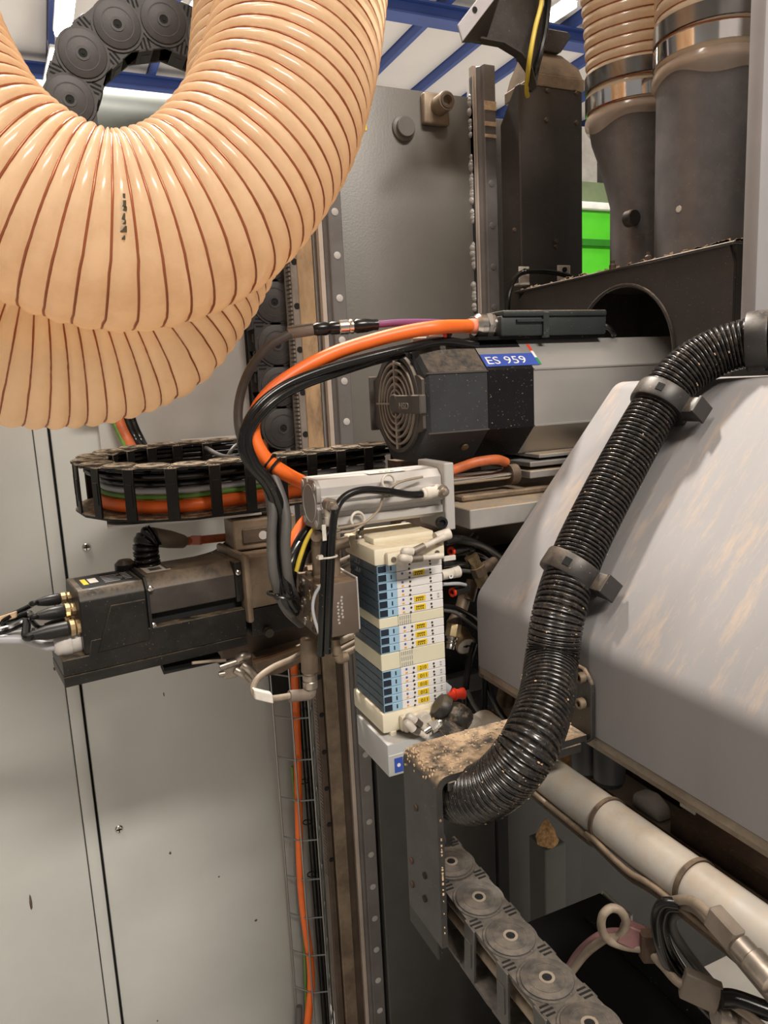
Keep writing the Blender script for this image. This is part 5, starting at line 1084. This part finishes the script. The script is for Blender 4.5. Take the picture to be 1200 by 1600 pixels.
# pneumatic fittings under the servo
f_ = thing('tee_fittings', 'cluster of dirty metal air fittings under the servo motor', 'fitting', pY(357, 1050, .95))
p = pY(357, 1047, .95); b = MB(); b.box(p + V((-.008, -.006, -.010)), p + V((.010, .010, .012)), .001, 1); part('manifold', b, G['dullmetal'], f_)
b = MB(); b.cyl(p + V((-.012, -.004, .008)), p + V((.018, -.004, .012)), .0055, n=14); b.cyl(p + V((-.014, -.004, -.002)), p + V((-.006, -.004, -.002)), .004, n=12); part('nipple', b, G['dullmetal'], f_)
for a_, c_ in (((368, 1046), (388, 1062)), ((378, 1038), (400, 1058)), ((372, 1030), (386, 1024))):
    b = MB(); b.tube([pY(a_[0], a_[1], .945), pY((a_[0] + c_[0]) / 2, (a_[1] + c_[1]) / 2 - 2, .942), pY(c_[0], c_[1], .95)], .006, 12); part('elbow', b, G['dullmetal'], f_)
b = MB(); p, q = pY(257, 1052, .94), pY(345, 1030, .94); b.prism([pY(256, 1044, .93), pY(345, 1026, .95), pY(345, 1034, .95), pY(256, 1054, .93)], (0, .03, 0)); solo('under_rail', b, G['void'], 'flat black rail under the right half of the servo motor', 'rail')
b = MB(); b.tube([pY(*a) for a in ((300, 1036, .925), (330, 1033, .93), (352, 1032, .94))], .002, 8); solo('thin_tube', b, G['palecable'], 'thin pale tube under the servo motor', 'tube')
# cables hanging in front of the gearbox
for i, pts in enumerate((((398, 700, .83), (412, 735, .825), (426, 790, .82), (424, 840, .82), (428, 900, .825), (446, 950, .86), (470, 975, .93)), ((404, 690, .835), (424, 735, .825), (446, 800, .82), (446, 860, .82), (454, 920, .84), (475, 950, .92)), ((505, 812, .90), (470, 850, .85), (452, 890, .83), (456, 925, .85), (478, 945, .92)))):
    cable([pF(*a) for a in pts], (.0055, .0058, .006)[i], G['greyrub'] if i < 2 else G['blkrub'], ['outer dusty grey cable hanging in the bundle left of the manifold', 'inner dusty grey cable hanging in the bundle left of the manifold', 'black cable end tucked behind the manifold'][i], 'grey_cable' if i < 2 else 'black_cable')
cable([pF(*a) for a in ((492, 800, .88), (472, 822, .87), (458, 850, .86), (452, 880, .86))], .0075, G['orange'], 'orange cable dropping behind the cylinder left end', 'orange_cable')
cable([pF(*a) for a in ((505, 808, .865), (480, 830, .855), (462, 860, .85), (455, 900, .85), (455, 930, .86))], .0065, G['blkrub'], 'first black hose dropping behind the cylinder left end', 'air_hose', 'hose')
cable([pF(*a) for a in ((515, 815, .86), (492, 835, .85), (474, 865, .845), (466, 890, .85))], .0062, G['blkrub'], 'second black hose dropping behind the cylinder left end', 'air_hose', 'hose')
cable([pF(*a) for a in ((496, 818, .83), (480, 842, .825), (470, 868, .825), (463, 892, .83))], .0026, G['yellow'], 'thin yellow cable dropping to the manifold corner', 'yellow_cable')
p = pF(433, 932, .825); b = MB(); b.ring(pF(440, 930, .83), (.3, 0, 1), .016, .0016, 24, 6); b.ball(p, .004, 8); solo('cable_tie', b, G['blkrub'], 'black cable tie around the hanging grey cable bundle', 'cable tie')

# ================================================================== MANIFOLD BLOCK
mx0, mx1, my0, my1, mz0, mz1 = .2465, .2925, .74, .838, 1.2272, 1.288
mb_ = thing('manifold_block', 'brown anodised manifold block with bolts on its left face', 'manifold', (.27, .79, mz0))
b = MB(); b.box((mx0, my0, mz0), (mx1, my1, mz1), .0012, 2); part('block_body', b, mat('brown_anodised', (0.20, 0.155, 0.125), 0.42, metal=0.5, var=0.12, dust=0.6, dcol=(0.34, 0.22, 0.12), grime=0.25, gscale=25), mb_)
for i, v in enumerate((.018, .050, .082)):
    for j, z in enumerate((.008, .020, .032, .045, .055)):
        big = (i == 0 and j in (1, 3)) ; b = MB(); b.lathe((mx0, my0 + v + (.008 if j % 2 else 0), mz0 + z), (-1, 0, 0), [(.0062 if big else .0048, 0), (.0062 if big else .0048, .002), (.0045 if big else .0032, .003), (.002, .003), (.0018, .0012), (0, .0012)], 14); part('port_screw', b, G['brass'] if big else (G['dullmetal'] if (i + j) % 2 else G['browndark']), mb_)
for v in (.022, .050, .078):
    b = MB(); b.lathe((mx0 + .009, my0 + v, mz1), (0, 0, 1), [(.0058, 0), (.0058, .004), (.005, .005), (0, .005)], 14); part('top_bolt', b, G['dirtysteel'], mb_)
b = MB()
for k in range(7):
    z = mz0 + .014 + k * .0038
    for x_ in (vxp(533) - .043, ): pass
    xx = pY(527 if k % 2 else 528, 960, my0).x; b.box((xx, my0 - .0003, z), (xx + .0022, my0 + .0001, z + .0022)); xx += .0045; b.box((xx, my0 - .0003, z + .006), (xx + .0022, my0 + .0001, z + .0085))
part('engraved_text', b, G['alu'], mb_, 'faint engraved lettering running vertically')
b = MB(); b.box((mx1 + .0005, my0 + .004, mz0 + .002), (mx1 + .003, my1, mz1 + .002), .0005, 1); part('side_plate', b, G['alu'], mb_)
# pipes and elbows over the manifold
for i, (px, r0, r1, lab) in enumerate(((495, 850, 890, 'left'), (521, 862, 900, 'right'))):
    a, c = pY(px, r0, .775), pY(px + 2, r1, .775); f_ = thing('brown_elbow', 'dirty brown elbow fitting on the manifold top, ' + lab + ' one', 'fitting', V((a.x, .775, mz1)))
    b = MB(); b.cyl(V((a.x, .775, mz1)), a, .0068, n=16); part('stem', b, G['dirtysteel'], f_)
    b = MB(); b.tube([a, a + V((.001, -.004, .007)), a + V((.010 * (1 if i else -.2), -.008, .010)), a + V((.016 * (1 if i else -.2), -.010, .011))], .0066, 14); part('elbow', b, G['dirtysteel'], f_)
for i, (r, yy) in enumerate(((848, .79), (881, .80), (889, .81))):
    a = pY(535, r, yy); b = MB(); b.cyl((a.x - .01, yy, a.z), (.33, yy + .02, a.z + .004), .0042, n=12); solo('pale_tube', b, G['palecable'], ['uppermost', 'middle', 'lowest'][i] + ' pale tube running right behind the valve stack from the manifold', 'tube')
for i, (r, yy) in enumerate(((1002, .80), (1016, .82), (1025, .80))):
    a = pY(535, r, yy); b = MB(); b.cyl((a.x - .004, yy, a.z), (.34, yy + .02, a.z + .004), .0038, n=12); solo('pale_tube', b, G['palecable'], ['uppermost', 'middle', 'lowest'][i] + ' pale tube running right below the manifold', 'tube')
a, c = pY(524, 998, .765), pY(527, 1022, .765); b = MB(); b.cyl(a, c, .0052, n=14); b.tube([c, c + V((.003, 0, -.006)), c + V((.012, .002, -.006))], .006, 12); solo('lower_elbow', b, G['dirtysteel'], 'dirty elbow fitting under the manifold block', 'fitting')
# sensor and looped lead
a, c = pY(482, 998, .775), pY(484, 1050, .775); d = c - a
f_ = thing('proximity_sensor', 'long silver brown proximity sensor hanging under the manifold', 'sensor', c)
b = MB(); b.lathe(a, d, [(.0095, 0), (.0098, .001), (.0098, d.length - .001), (.0085, d.length)], 22); part('barrel', b, G['dirtysteel'], f_)
b = MB(); L_ = .021; b.lathe(c, d, [(.0072, 0), (.0072, .002), (.0085, .003), (.0085, .009), (.0078, .010), (.0086, .011), (.0086, .0185), (.007, .020)], 20); part('threaded_nut', b, G['dullmetal'], f_)
n0 = c + d.normalized() * .020; n1 = pY(452, 1088, .772); n2 = pY(426, 1091, .77)
b = MB(); b.tube([n0 - V((0, 0, -.004)), n0 + V((-.001, 0, -.006)), n0 * .6 + n1 * .4 + V((0, 0, -.004)), n1], .0068, 14); part('elbow_plug', b, G['sleeve'], f_)
b = MB(); b.tube([n1 + V((.004, 0, 0)), n2, pY(402, 1088, .77), pY(396, 1075, .775), pY(405, 1058, .78), pY(428, 1042, .79), pY(455, 1030, .81), pY(480, 1016, .84)], .0036, 12); part('sensor_lead', b, G['palecable'], f_)
a, c = pY(396, 1083, .768), pY(425, 1090, .767); d = c - a; b = MB(); b.obox((a + c) / 2, d * .5, V((0, .001, .0055)), V((0, .0048, 0)), .001, 1); part('tag_sleeve', b, G['paper'], f_, 'pale tag sleeve on the sensor lead')

# ================================================================== WIRE TRAY with cables
yT = 1.325
tr = thing('wire_tray', 'narrow zinc wire mesh cable tray standing beside the rusty column beam', 'cable tray', pY(490, 1590, yT))
zl = [pY(450, r, yT).z for r in (1050, 1600)]
X_ = [pY(px, 1100, yT).x for px in (433, 455, 479, 495)]; Yv = [yT + .035, yT, yT - .012, yT + .035]
for x_, y_ in zip(X_, Yv): b = MB(); b.cyl((x_, y_, 0.02), (x_, y_, zl[0] + .01), .0019, n=8); part('upright_wire', b, G['tray'], tr)
z = zl[0] - .01
while z > .05:
    b = MB(); b.tube([V((X_[0], Yv[0], z)), V((X_[1], Yv[1] + .002, z)), V((X_[2], Yv[2] + .002, z)), V((X_[3], Yv[3], z))], .0017, 6, 0); part('cross_wire', b, G['tray'], tr); z -= .088
cable([V((pY(465, 1060, yT + .02).x, yT + .014, 1.15)), V((pY(467, 1150, yT + .02).x, yT + .014, 1.0)), V((pY(466, 1200, yT + .02).x, yT + .014, .8)), V((pY(463, 1300, yT + .02).x, yT + .014, .5)), V((X_[1] + .004, yT + .014, .30)), V((X_[1] - .006, yT + .014, .2)), V((X_[1] - .035, yT + .02, .05))], .0082, G['orange'], 'orange power cable running down inside the wire tray', 'orange_cable')
for i, dx in enumerate((.026, .034)):
    x_ = X_[1] + dx; cable([V((x_, yT + .018, 1.15)), V((x_, yT + .018, .7)), V((x_ + .002, yT + .018, .05))], .0062, G['blkrub'], ('left', 'right')[i] + ' black cable running down inside the wire tray', 'black_cable')
cable([V((X_[1] - .001, yT + .024, .75)), V((X_[1] - .0005, yT + .024, .5)), V((X_[1] - .010, yT + .024, .2)), V((X_[1] - .03, yT + .03, .02))], .0026, G['green'], 'thin green earth cable beside the orange cable in the tray', 'earth_cable')
for i, q in enumerate((1226, 1290, 1372)):
    p = pY(468 + (q - 1100) * .085, q, yT); b = MB(); b.ring(V((p.x - .001, yT + .014, p.z)), (0, 0, 1), .0086, .0012, 20, 6); solo('cable_tie', b, G['blkrub'], ('uppermost', 'middle', 'lowest')[i] + ' black tie around the orange cable in the wire tray', 'cable tie')
cable([V((X_[0] + .005, yT + .03, .20)), V((X_[0] - .004, yT + .02, .14)), V((X_[0] - .02, yT + .015, .05)), V((X_[0] - .05, yT + .01, .01))], .007, G['greyrub'], 'dark grey cable sweeping left at the foot of the wire tray', 'grey_cable')
# ================================================================== GREY HOOD (right)
xh, zf, zbm = .435, 1.2514, 1.1644
xt, ztp = .6425, 1.4886
def rounded(poly, rad, n=7):
    out = [poly[0]]
    for a, b_, c in zip(poly, poly[1:], poly[2:]):
        u, v = (a - b_).normalized(), (c - b_).normalized(); th = math.acos(max(-1, min(1, u.dot(v)))); L_ = rad / math.tan(th / 2)
        p, q = b_ + u * L_, b_ + v * L_
        for i in range(n + 1):
            t = i / n; out.append((1 - t) ** 2 * p + 2 * t * (1 - t) * b_ + t * t * q)
    out.append(poly[-1]); return out
def hoodline(o): 
    s_ = V((xt - xh, ztp - zf)).normalized(); 
    return [V((xh + o, zbm)), V((xh + o, zf - o * .45)), V((xt + o * .45, ztp - o)), V((.765, ztp - o))]
outer = rounded(hoodline(0), .028); inner = rounded(hoodline(.003), .026)
hd = thing('machine_hood', 'large sloping grey sheet metal hood covering the lower right', 'hood', (.7, .4, zbm))
b = MB(); yF_, yN_ = .722, .10
rs = []
for y in (yN_, yF_): rs.append([V((p.x, y, p.y)) for p in outer] + [V((p.x, y, p.y)) for p in reversed(inner)])
b.rings(rs); part('hood_shell', b, G['hood'], hd, ang=25)
b = MB(); b.prism([V((p.x + .002, yF_ - .004, p.y - .002)) for p in inner] + [V((.765, yF_ - .004, zbm))], (0, .0035, 0)); part('rear_wall', b, G['hood'], hd)
b = MB(); b.box((xh + .001, yN_, zbm - .010), (xh + .012, yF_, zbm - .0003), .001, 1); b.box((xh + .006, yN_, zbm - .018), (xh + .020, yF_, zbm - .0105), .001, 1); part('bottom_edge', b, G['hoodedge'], hd, 'dusty bare metal edge along the hood bottom')
nS = V((-(ztp - zf), 0, xt - xh)).normalized(); sS = V((xt - xh, 0, ztp - zf)).normalized(); p0 = V((xh, .7, zf))
# ---------------- black corrugated hose
Rc = .0250
def sl(px, py, o=.031): return pP(px, py, p0 + nS * o, nS)
hp = [V((.80, .14, 1.523)), V((.765, .26, 1.523)), V((.732, .37, 1.523)), V((.70, .455, 1.524)), V((.678, .51, 1.526)), V((.655, .549, 1.523)), V((.632, .572, 1.513)), sl(1060, 590), sl(1020, 645), sl(965, 742), sl(905, 862), sl(874, 955), pY(862, 1030, .540), pY(853, 1095, .508), pY(826, 1165, .482), V((.318, .492, 1.166)), V((.305, .515, 1.143)), V((.300, .545, 1.131)), V((.300, .575, 1.129))]
ch = thing('corrugated_hose', 'glossy black corrugated hose snaking down the hood to the bracket', 'hose', hp[8])
b = MB(); CP = corrugated(b, hp, Rc, .0049, .0024, 36, 6); part('corrugated_tube', b, G['corr'], ch, ang=50)
b = MB(); rnd = random.Random(3)
for k in range(120):
    i = rnd.randrange(4, len(CP) - 4); fr_ = (CP[i + 1] - CP[i - 1]).normalized(); u, v, a = frame(fr_); th = rnd.uniform(0, 6.28); dd = u * math.cos(th) + v * math.sin(th); tt = fr_.cross(dd)
    b.obox(CP[i] + dd * (Rc + .0002), tt * rnd.uniform(.0003, .0012), fr_ * rnd.uniform(.0003, .0007), dd * .0003)
sp_ = part('dust_flecks', b, G['wood'], ch); sp_['kind'] = 'stuff'
def clip(c, ax, foot, up, lab):
    ax, foot, up = V(ax).normalized(), V(foot).normalized(), V(up).normalized()
    t = thing('hose_clip', lab, 'clip', c - up * .03)
    b = MB(); b.lathe(c - ax * .010, ax, [(Rc + .0008, 0), (Rc + .0045, 0), (Rc + .0052, .002), (Rc + .0052, .018), (Rc + .0045, .020), (Rc + .0008, .020), (Rc + .0008, 0)], 40); part('band', b, G['blkpld'], t)
    b = MB(); q = c + foot * (Rc + .005) - up * .012; b.obox(q, ax * .0095, foot * .015, up * .0085, .0015, 2); part('foot', b, G['blkpld'], t)
    b = MB(); b.obox(c + foot * (Rc + .0195) - up * .012, ax * .0098, foot * .0015, up * .0105, .0006, 1); part('foot_end', b, G['blkpld'], t)
    b = MB(); b.obox(c + up * (Rc + .0055) * .82 + foot * (Rc + .0055) * .57, ax * .004, (foot * .82 - up * .57) * .0035, (up * .82 + foot * .57) * .0006); part('catch', b, G['void'], t)
    b = MB(); b.obox(c - up * .0265, ax * .008, foot * .016, up * .0035, .001, 1); part('base', b, G['blkpld'], t)
clip(sl(1033, 628), sS, (0, -1, 0), nS, 'black hose clip high on the hood slope')
clip(sl(893, 893), sS, (0, -1, 0), nS, 'black hose clip low on the hood slope')
c = V((.662, .5385, 1.5245)); clip(c, (.55, -.84, 0.03), (.84, .55, 0), (0, 0, 1), 'dusty black hose clip on the hood top at the right edge')

# ---------------- black steel bracket
bx0_, bx1_, by0_, by1_, bz = .267, .4345, .519, .584, 1.166
bk = thing('hose_bracket', 'black steel angle bracket with sawdust on top bolted to the hood', 'bracket', (.33, .55, .98))
pl = [V((bx1_ - .006, bz)), V((bx0_, bz)), V((bx0_, 1.002))]; pin_ = [V((bx1_ - .006, bz - .006)), V((bx0_ + .006, bz - .006)), V((bx0_ + .006, 1.002))]
o_ = rounded(pl, .014); i_ = rounded(pin_, .009)
b = MB(); rs = []
for y in (by0_, by1_): rs.append([V((p.x, y, p.y)) for p in o_] + [V((p.x, y, p.y)) for p in reversed(i_)])
b.rings(rs); part('angle_plate', b, G['blackpaint'], bk, ang=25)
b = MB(); b.box((bx0_ + .012, by0_, bz - .016), (bx1_ - .012, by0_ + .004, bz - .0065), .001, 1); part('stiffener_lip', b, G['blackpaint'], bk)
zq0, zq1 = pX(912, 1135, bx1_).z - .012, pX(912, 1040, bx1_).z
yq0 = pX(931, 1095, bx1_).y
b = MB(); b.prism([(bx1_ - .0055, yq0, zq0 + .008), (bx1_ - .0055, yq0 + .008, zq0), (bx1_ - .0055, .60, zq0), (bx1_ - .0055, .60, zq1), (bx1_ - .0055, yq0 + .012, zq1), (bx1_ - .0055, yq0, zq1 - .012)], (.005, 0, 0), .001, 1); fl = part('bolt_flange', b, G['blackpaint'], bk)
for px, py in ((911, 1058), (911, 1098)):
    p = pX(px, py, bx1_ - .006); b = MB(); b.lathe(p, (-1, 0, 0), [(.0052, 0), (.0052, .005), (.0045, .006), (.0028, .006), (.0026, .003), (0, .003)], 16); part('bolt', b, G['dirtysteel'], fl)
for px, py in ((650, 1262), (643, 1345), (644, 1382), (664, 1368), (664, 1404)):
    p = pX(px, py, bx0_); b = MB(); b.lathe(p, (-1, 0, 0), [(.0032, 0), (.0032, .0012), (0, .0013)], 12); part('rivet', b, G['void'] if px == 664 else G['rust'], bk)
b = MB(); rnd = random.Random(9)
for k in range(260):
    x, y = rnd.uniform(bx0_ + .004, bx1_ - .012), rnd.uniform(by0_ + .001, by1_ - .001); 
    if rnd.random() < .35: y = rnd.uniform(by0_ + .03, by1_)
    a = rnd.uniform(0, 6.28); l_ = rnd.uniform(.0004, .0013); d = V((math.cos(a), math.sin(a), 0)); b.obox((x, y, bz + .0004), d * l_, V((-d.y, d.x, 0)) * l_ * .45, (0, 0, .0005))
for k in range(60):
    y = rnd.uniform(by0_, by1_); b.obox((bx0_ + rnd.uniform(-.0005, .006), y, bz - rnd.uniform(.0, .02) * rnd.random()), V((.0005, 0, 0)), V((0, .0006, 0)), V((0, 0, .0008)))
for k in range(22):
    z = rnd.uniform(1.01, 1.13); b.obox((bx0_ + .003, by0_ - .0004, z), V((rnd.uniform(.0003, .001), 0, 0)), V((0, .0004, 0)), V((0, 0, rnd.uniform(.0003, .001))))
sp_ = part('sawdust_chips', b, G['wood'], bk); sp_['kind'] = 'stuff'
b = MB(); b.box((bx0_ + .0065, .54, zL - wL - .012), (bx0_ + .012, .60, zL - .004), .001, 1); part('chain_mount', b, G['blkpl'], bk)
cable([V((.292, .58, 1.05)), V((.300, .575, 1.065)), V((.290, .57, 1.085)), V((.284, .562, 1.10))], .004, G['greyrub'], 'dark cable rising from lower chain into the bracket', 'black_cable')

# ================================================================== WHITE PIPE and parts under the hood
xp_, zp_, Rp = .4235, 1.099, .0202
pp = thing('white_pipe', 'dusty white round pipe running along under the hood', 'pipe', (xp_, .4, zp_ - Rp))
b = MB(); b.cyl((xp_, .70, zp_), (xp_, .08, zp_), Rp, n=48); part('pipe_wall', b, G['pipe'], pp)
for q, lab in (((935, 1285), 0), ((1065, 1388), 1)):
    y = pZ(q[0], q[1], zp_).y; b = MB(); b.lathe((xp_, y, zp_), (0, -1, 0), [(Rp + .0002, 0), (Rp + .0018, 0), (Rp + .0018, .0042), (Rp + .0002, .0042), (Rp + .0002, 0)], 48); ti = part('cable_tie', b, G['browndark'], pp)
    b = MB(); c = V((xp_ - Rp * .86, y - .002, zp_ - Rp * .62)); b.obox(c, V((.0035, 0, 0)), V((0, .003, 0)), V((0, 0, .003)), .0006, 1); part('tie_lock', b, G['dirtysteel'], ti)
    if lab == 0: yt0 = y
    else: yt1 = y
for i, (dx, dz, r, m_, lab) in enumerate(((-.0208, -.0085, .0026, G['dirtysteel'], 'upper dusty cable strapped along the lower side of the white pipe'), (-.0185, -.0150, .0028, G['browndark'], 'lower dark cable strapped along the lower side of the white pipe'))):
    cable([V((xp_ + dx, .70, zp_ + dz)), V((xp_ + dx, .50, zp_ + dz - .003)), V((xp_ + dx, yt0, zp_ + dz)), V((xp_ + dx - .002, (yt0 + yt1) / 2, zp_ + dz - .003)), V((xp_ + dx, yt1, zp_ + dz)), V((xp_ + dx + .004, .2, zp_ + dz - .01))], r, m_, lab, 'pipe_cable')
# machine bed
bd = thing('machine_bed', 'grimy brown machine bed beams under the hood', 'machine part', (.6, .45, .6))
b = MB(); b.box((.478, .10, 1.02), (.493, .80, 1.068), .001, 1); part('front_beam', b, G['rust'], bd)
b = MB(); b.box((.494, .10, 1.01), (.540, .80, 1.062), .001, 1); part('pale_ledge', b, mat('ledge_beige', (0.36, 0.31, 0.26), 0.55, var=0.1, dust=0.5, dcol=(0.38, 0.28, 0.19)), bd)
b = MB(); b.box((.541, .10, .98), (.56, .80, 1.108), .001, 1); part('back_beam', b, G['rust'], bd)
b = MB(); b.box((.462, .10, 1.030), (.477, .45, 1.055), .001, 1); part('edge_bar', b, G['dirtysteel'], bd)
b = MB(); b.box((.561, .10, 1.0), (.80, .80, 1.05)); part('bed_core', b, G['browndark'], bd)
p = pX(1045, 1300, .498)
b = MB(); b.box((.498, .15, 1.0625), (.5405, p.y, pX(1045, 1268, .498).z), .002, 1); solo('rusty_block', b, G['rust'], 'dark rusty block sitting under the hood edge at right', 'block')
for i, (px, py) in enumerate(((915, 1200), (952, 1215))):
    p = pX(px, py, .485); f_ = thing("rubber_foot", ('left', 'right')[i] + ' dark grey cylinder hanging under the hood edge', 'cylinder', p)
    b = MB(); b.cyl((.485, p.y, p.z), (.485, p.y, zbm - .011), .016, n=28); part('cylinder_body', b, mat('foot_grey', (0.055, 0.058, 0.062), 0.45), f_)
    b = MB(); b.cyl((.485, p.y, p.z), (.485, p.y, p.z - .006), .0155, .013, n=28); part('cylinder_bottom', b, G['void'], f_)
p = pX(1030, 1270, .50)
b = MB(); b.prism([(.50, p.y, 1.0625), (.50, p.y + .04, 1.0625), (.50, p.y + .037, 1.078), (.50, p.y + .02, 1.081), (.50, p.y + .005, 1.074)], (.02, 0, 0), .004, 2); solo('pale_lump', b, G['paper'], 'pale lump lying on the ledge beside the rusty block', 'debris')
p = pX(1075, 1252, .50); b = MB(); b.box(p + V((0, -.008, -.010)), p + V((.002, .010, .010)), .0005, 1); solo('white_tab', b, G['fitwhite'], 'small white tab under the hood edge', 'tab')
# sawdust piles
def pile(c, rx, ry, h, lab, seed):
    rnd = random.Random(seed); b = MB(); n = 18; rs = []
    for j in range(6):
        k = j / 5; rs.append([V((c.x + rx * (1 - k * .95) * math.cos(t) * rnd.uniform(.85, 1.15), c.y + ry * (1 - k * .95) * math.sin(t) * rnd.uniform(.85, 1.15), c.z + h * (k ** .7) * rnd.uniform(.9, 1.1))) for t in [2 * PI * i / n for i in range(n)]])
    b.rings(rs); o = solo('sawdust_pile', b, G['sawdust'], lab, 'sawdust', ang=80); o['kind'] = 'stuff'
pile(V((.490, .64, 1.063)), .04, .05, .035, 'brown sawdust piled behind the corrugated hose under the hood', 4)
# small post with sawdust behind the pipe
p0_, p1_ = pY(852, 1340, .98), pY(884, 1340, .98)
sp2 = thing('bed_post', 'dark grey post topped with sawdust behind the white pipe', 'post', (p0_.x, .98, 0))
b = MB(); b.box((p0_.x, .98, 0), (p1_.x, 1.03, pY(860, 1325, .98).z), .002, 1); part('post_body', b, mat('post_grey', (0.05, 0.05, 0.049), 0.5), sp2)
pile(V(((p0_.x + p1_.x) / 2 - .004, 1.0, pY(860, 1325, .98).z)), .02, .022, .042, 'tan sawdust heaped on the dark post behind the white pipe', 8)
a_, c_ = pY(795, 1300, 1.10), pY(850, 1300, 1.10)
b = MB(); b.box((a_.x, 1.10, 0), (c_.x + .09, 1.14, 1.14), .002, 1); solo('dark_upright', b, mat('upright_dark', (0.022, 0.022, 0.022), 0.5), 'dark upright plate left of the sawdust post', 'plate')
a_, c_ = pY(884, 1400, 1.2), pY(1000, 1400, 1.2)
b = MB(); b.box((a_.x, 1.20, 0), (c_.x + .3, 1.24, 1.0), .002, 1); solo('rear_plate', b, MATS['upright_dark'], 'dark rear plate behind the white pipe low in the machine', 'plate')
# black box low down
zk = .86
q0, q1, q2 = pZ(938, 1392, zk), pZ(882, 1470, zk), pZ(1010, 1400, zk)
kb = thing('black_case', 'black case with pale edge trims low behind the lower chain', 'case', (q1.x, q1.y - .2, .4))
b = MB(); b.box((q0.x - .14, .16, .45), (q0.x, q0.y, zk), .003, 1); part('case_body', b, G['void'], kb)
xe = q0.x
for y0_, y1_ in ((pX(984, 1430, xe).y, q0.y - .002), (pX(1035, 1475, xe).y, pX(1000, 1442, xe).y)):
    b = MB(); b.box((xe + .0005, y0_, zk - .012), (xe + .005, y1_, zk + .001), .0005, 1); part('edge_trim', b, G['alu'], kb)
b = MB(); b.box((xe - .05, .16, zk + .0005), (xe - .044, q0.y - .03, zk + .003)); part('ridge', b, G['band'], kb)
b = MB(); b.box((xe + .012, .14, .70), (.80, .40, .84), .002, 1); solo('lower_bed_plate', b, G['browndark'], 'grimy lower bed plate at the bottom right', 'plate')
b = MB(); b.box((.37, .10, .885), (.44, .255, .905), .002, 1); solo('brown_plate', b, G['browndark'], 'grimy brown plate at the bottom edge right of the chain', 'plate')
# loose cables at the bottom right
def fc(pts, r, m_, lab, nm='grey_cable'): cable([pF(*a) for a in pts], r, m_, lab, nm)
lp = [(890, 1522, .66), (915, 1490, .64), (940, 1470, .62), (950, 1466, .615), (968, 1462, .61), (978, 1442, .605), (970, 1424, .60), (955, 1419, .60), (942, 1430, .60), (940, 1450, .605), (950, 1468, .61), (975, 1478, .61), (1010, 1485, .60), (1035, 1508, .59), (1065, 1538, .58), (1120, 1556, .57), (1160, 1580, .56), (1200, 1612, .55)]
lpo = thing('looped_cable', 'pale cable tied into a small ring above the black case', 'cable', pF(958, 1445, .60))
b = MB(); b.tube([pF(*a) for a in lp], .0035, 12, 10); part('sheath', b, G['palecable'], lpo)
a, c = pF(1066, 1534, .578), pF(1124, 1560, .57); d = c - a; wv = _U - d.normalized() * _U.dot(d.normalized())
b = MB(); b.obox((a + c) / 2, d * .5, wv * .011, d.normalized().cross(wv) * .006, .001, 1); part('tag_sleeve', b, G['sleeve'], lpo, 'grey tag sleeve on the pale cable')
fc(((888, 1516, .665), (905, 1490, .65), (930, 1468, .635), (955, 1458, .625), (985, 1460, .615), (1005, 1462, .61)), .0042, G['pink'], 'dusty pink cable beside the ringed pale cable', 'pink_cable')
a, c = pF(968, 1452, .612), pF(1006, 1468, .606); d = c - a; b = MB(); b.obox((a + c) / 2, d * .5, wv * .009, d.normalized().cross(wv) * .006, .001, 1); solo('pink_sleeve', b, G['pink'], 'square pink sleeve at the end of the pink cable', 'sleeve')
a = pF(1012, 1478, .60); b = MB(); b.obox(a, _R * .006, _U * .012, _F * .006, .002, 1); solo('rusty_hook', b, G['rust'], 'rusty clip where the pale cable crosses beside the pink sleeve', 'clip')
fc(((1060, 1412, .57), (1035, 1412, .575), (1025, 1440, .58), (1035, 1490, .585), (1060, 1530, .59), (1110, 1585, .60)), .0042, G['blkrub'], 'black cable looping under the lower pipe tie, outermost', 'black_cable')
fc(((1065, 1418, .575), (1042, 1420, .58), (1036, 1450, .585), (1050, 1490, .59), (1085, 1540, .60), (1140, 1600, .61)), .0040, G['blkrub'], 'black cable looping under the lower pipe tie, middle', 'black_cable')
fc(((1070, 1425, .58), (1052, 1432, .585), (1055, 1460, .59), (1090, 1510, .595), (1150, 1580, .60)), .0040, G['greyrub'], 'dark cable looping under the lower pipe tie, innermost', 'black_cable')
fc(((1048, 1408, .578), (1075, 1406, .558), (1100, 1420, .538), (1130, 1455, .515), (1160, 1495, .50), (1205, 1545, .48), (1270, 1620, .46)), .0036, G['palecable'], 'dusty cable running right from the lower pipe tie, upper', 'grey_cable')
fc(((1050, 1414, .582), (1080, 1418, .563), (1105, 1438, .545), (1135, 1475, .525), (1165, 1512, .51), (1205, 1560, .49), (1270, 1640, .47)), .0036, G['sleeve'], 'dusty cable running right from the lower pipe tie, lower', 'grey_cable')
a, c = pF(1112, 1428, .522), pF(1152, 1472, .502); d = c - a; wv2 = _U - d.normalized() * _U.dot(d.normalized())
cn_ = thing('cable_connector', 'grimy grey connector with silver plug at lower right', 'connector', c)
b = MB(); b.obox((a + c) / 2, d * .5, wv2 * .009, d.normalized().cross(wv2) * .006, .0012, 1); part('housing', b, G['sleeve'], cn_)
b = MB(); b.lathe(c, d, [(.006, 0), (.008, .002), (.008, .012), (.0095, .013), (.0095, .03), (.006, .032)], 14); part('silver_plug', b, G['dullmetal'], cn_)
a = pF(1118, 1585, .57); b = MB(); b.lathe(a, _R - _U * .2, [(.010, 0), (.010, .008), (.007, .009), (.007, .014), (.011, .015), (.011, .03), (0, .031)], 16); solo('round_plug', b, G['dullmetal'], 'dull round metal plug at the bottom edge', 'plug')
fc(((1125, 1560, .565), (1150, 1562, .565), (1200, 1580, .56)), .007, G['blkrub'], 'thick dark cable end behind the grey tag at the bottom right', 'black_cable')
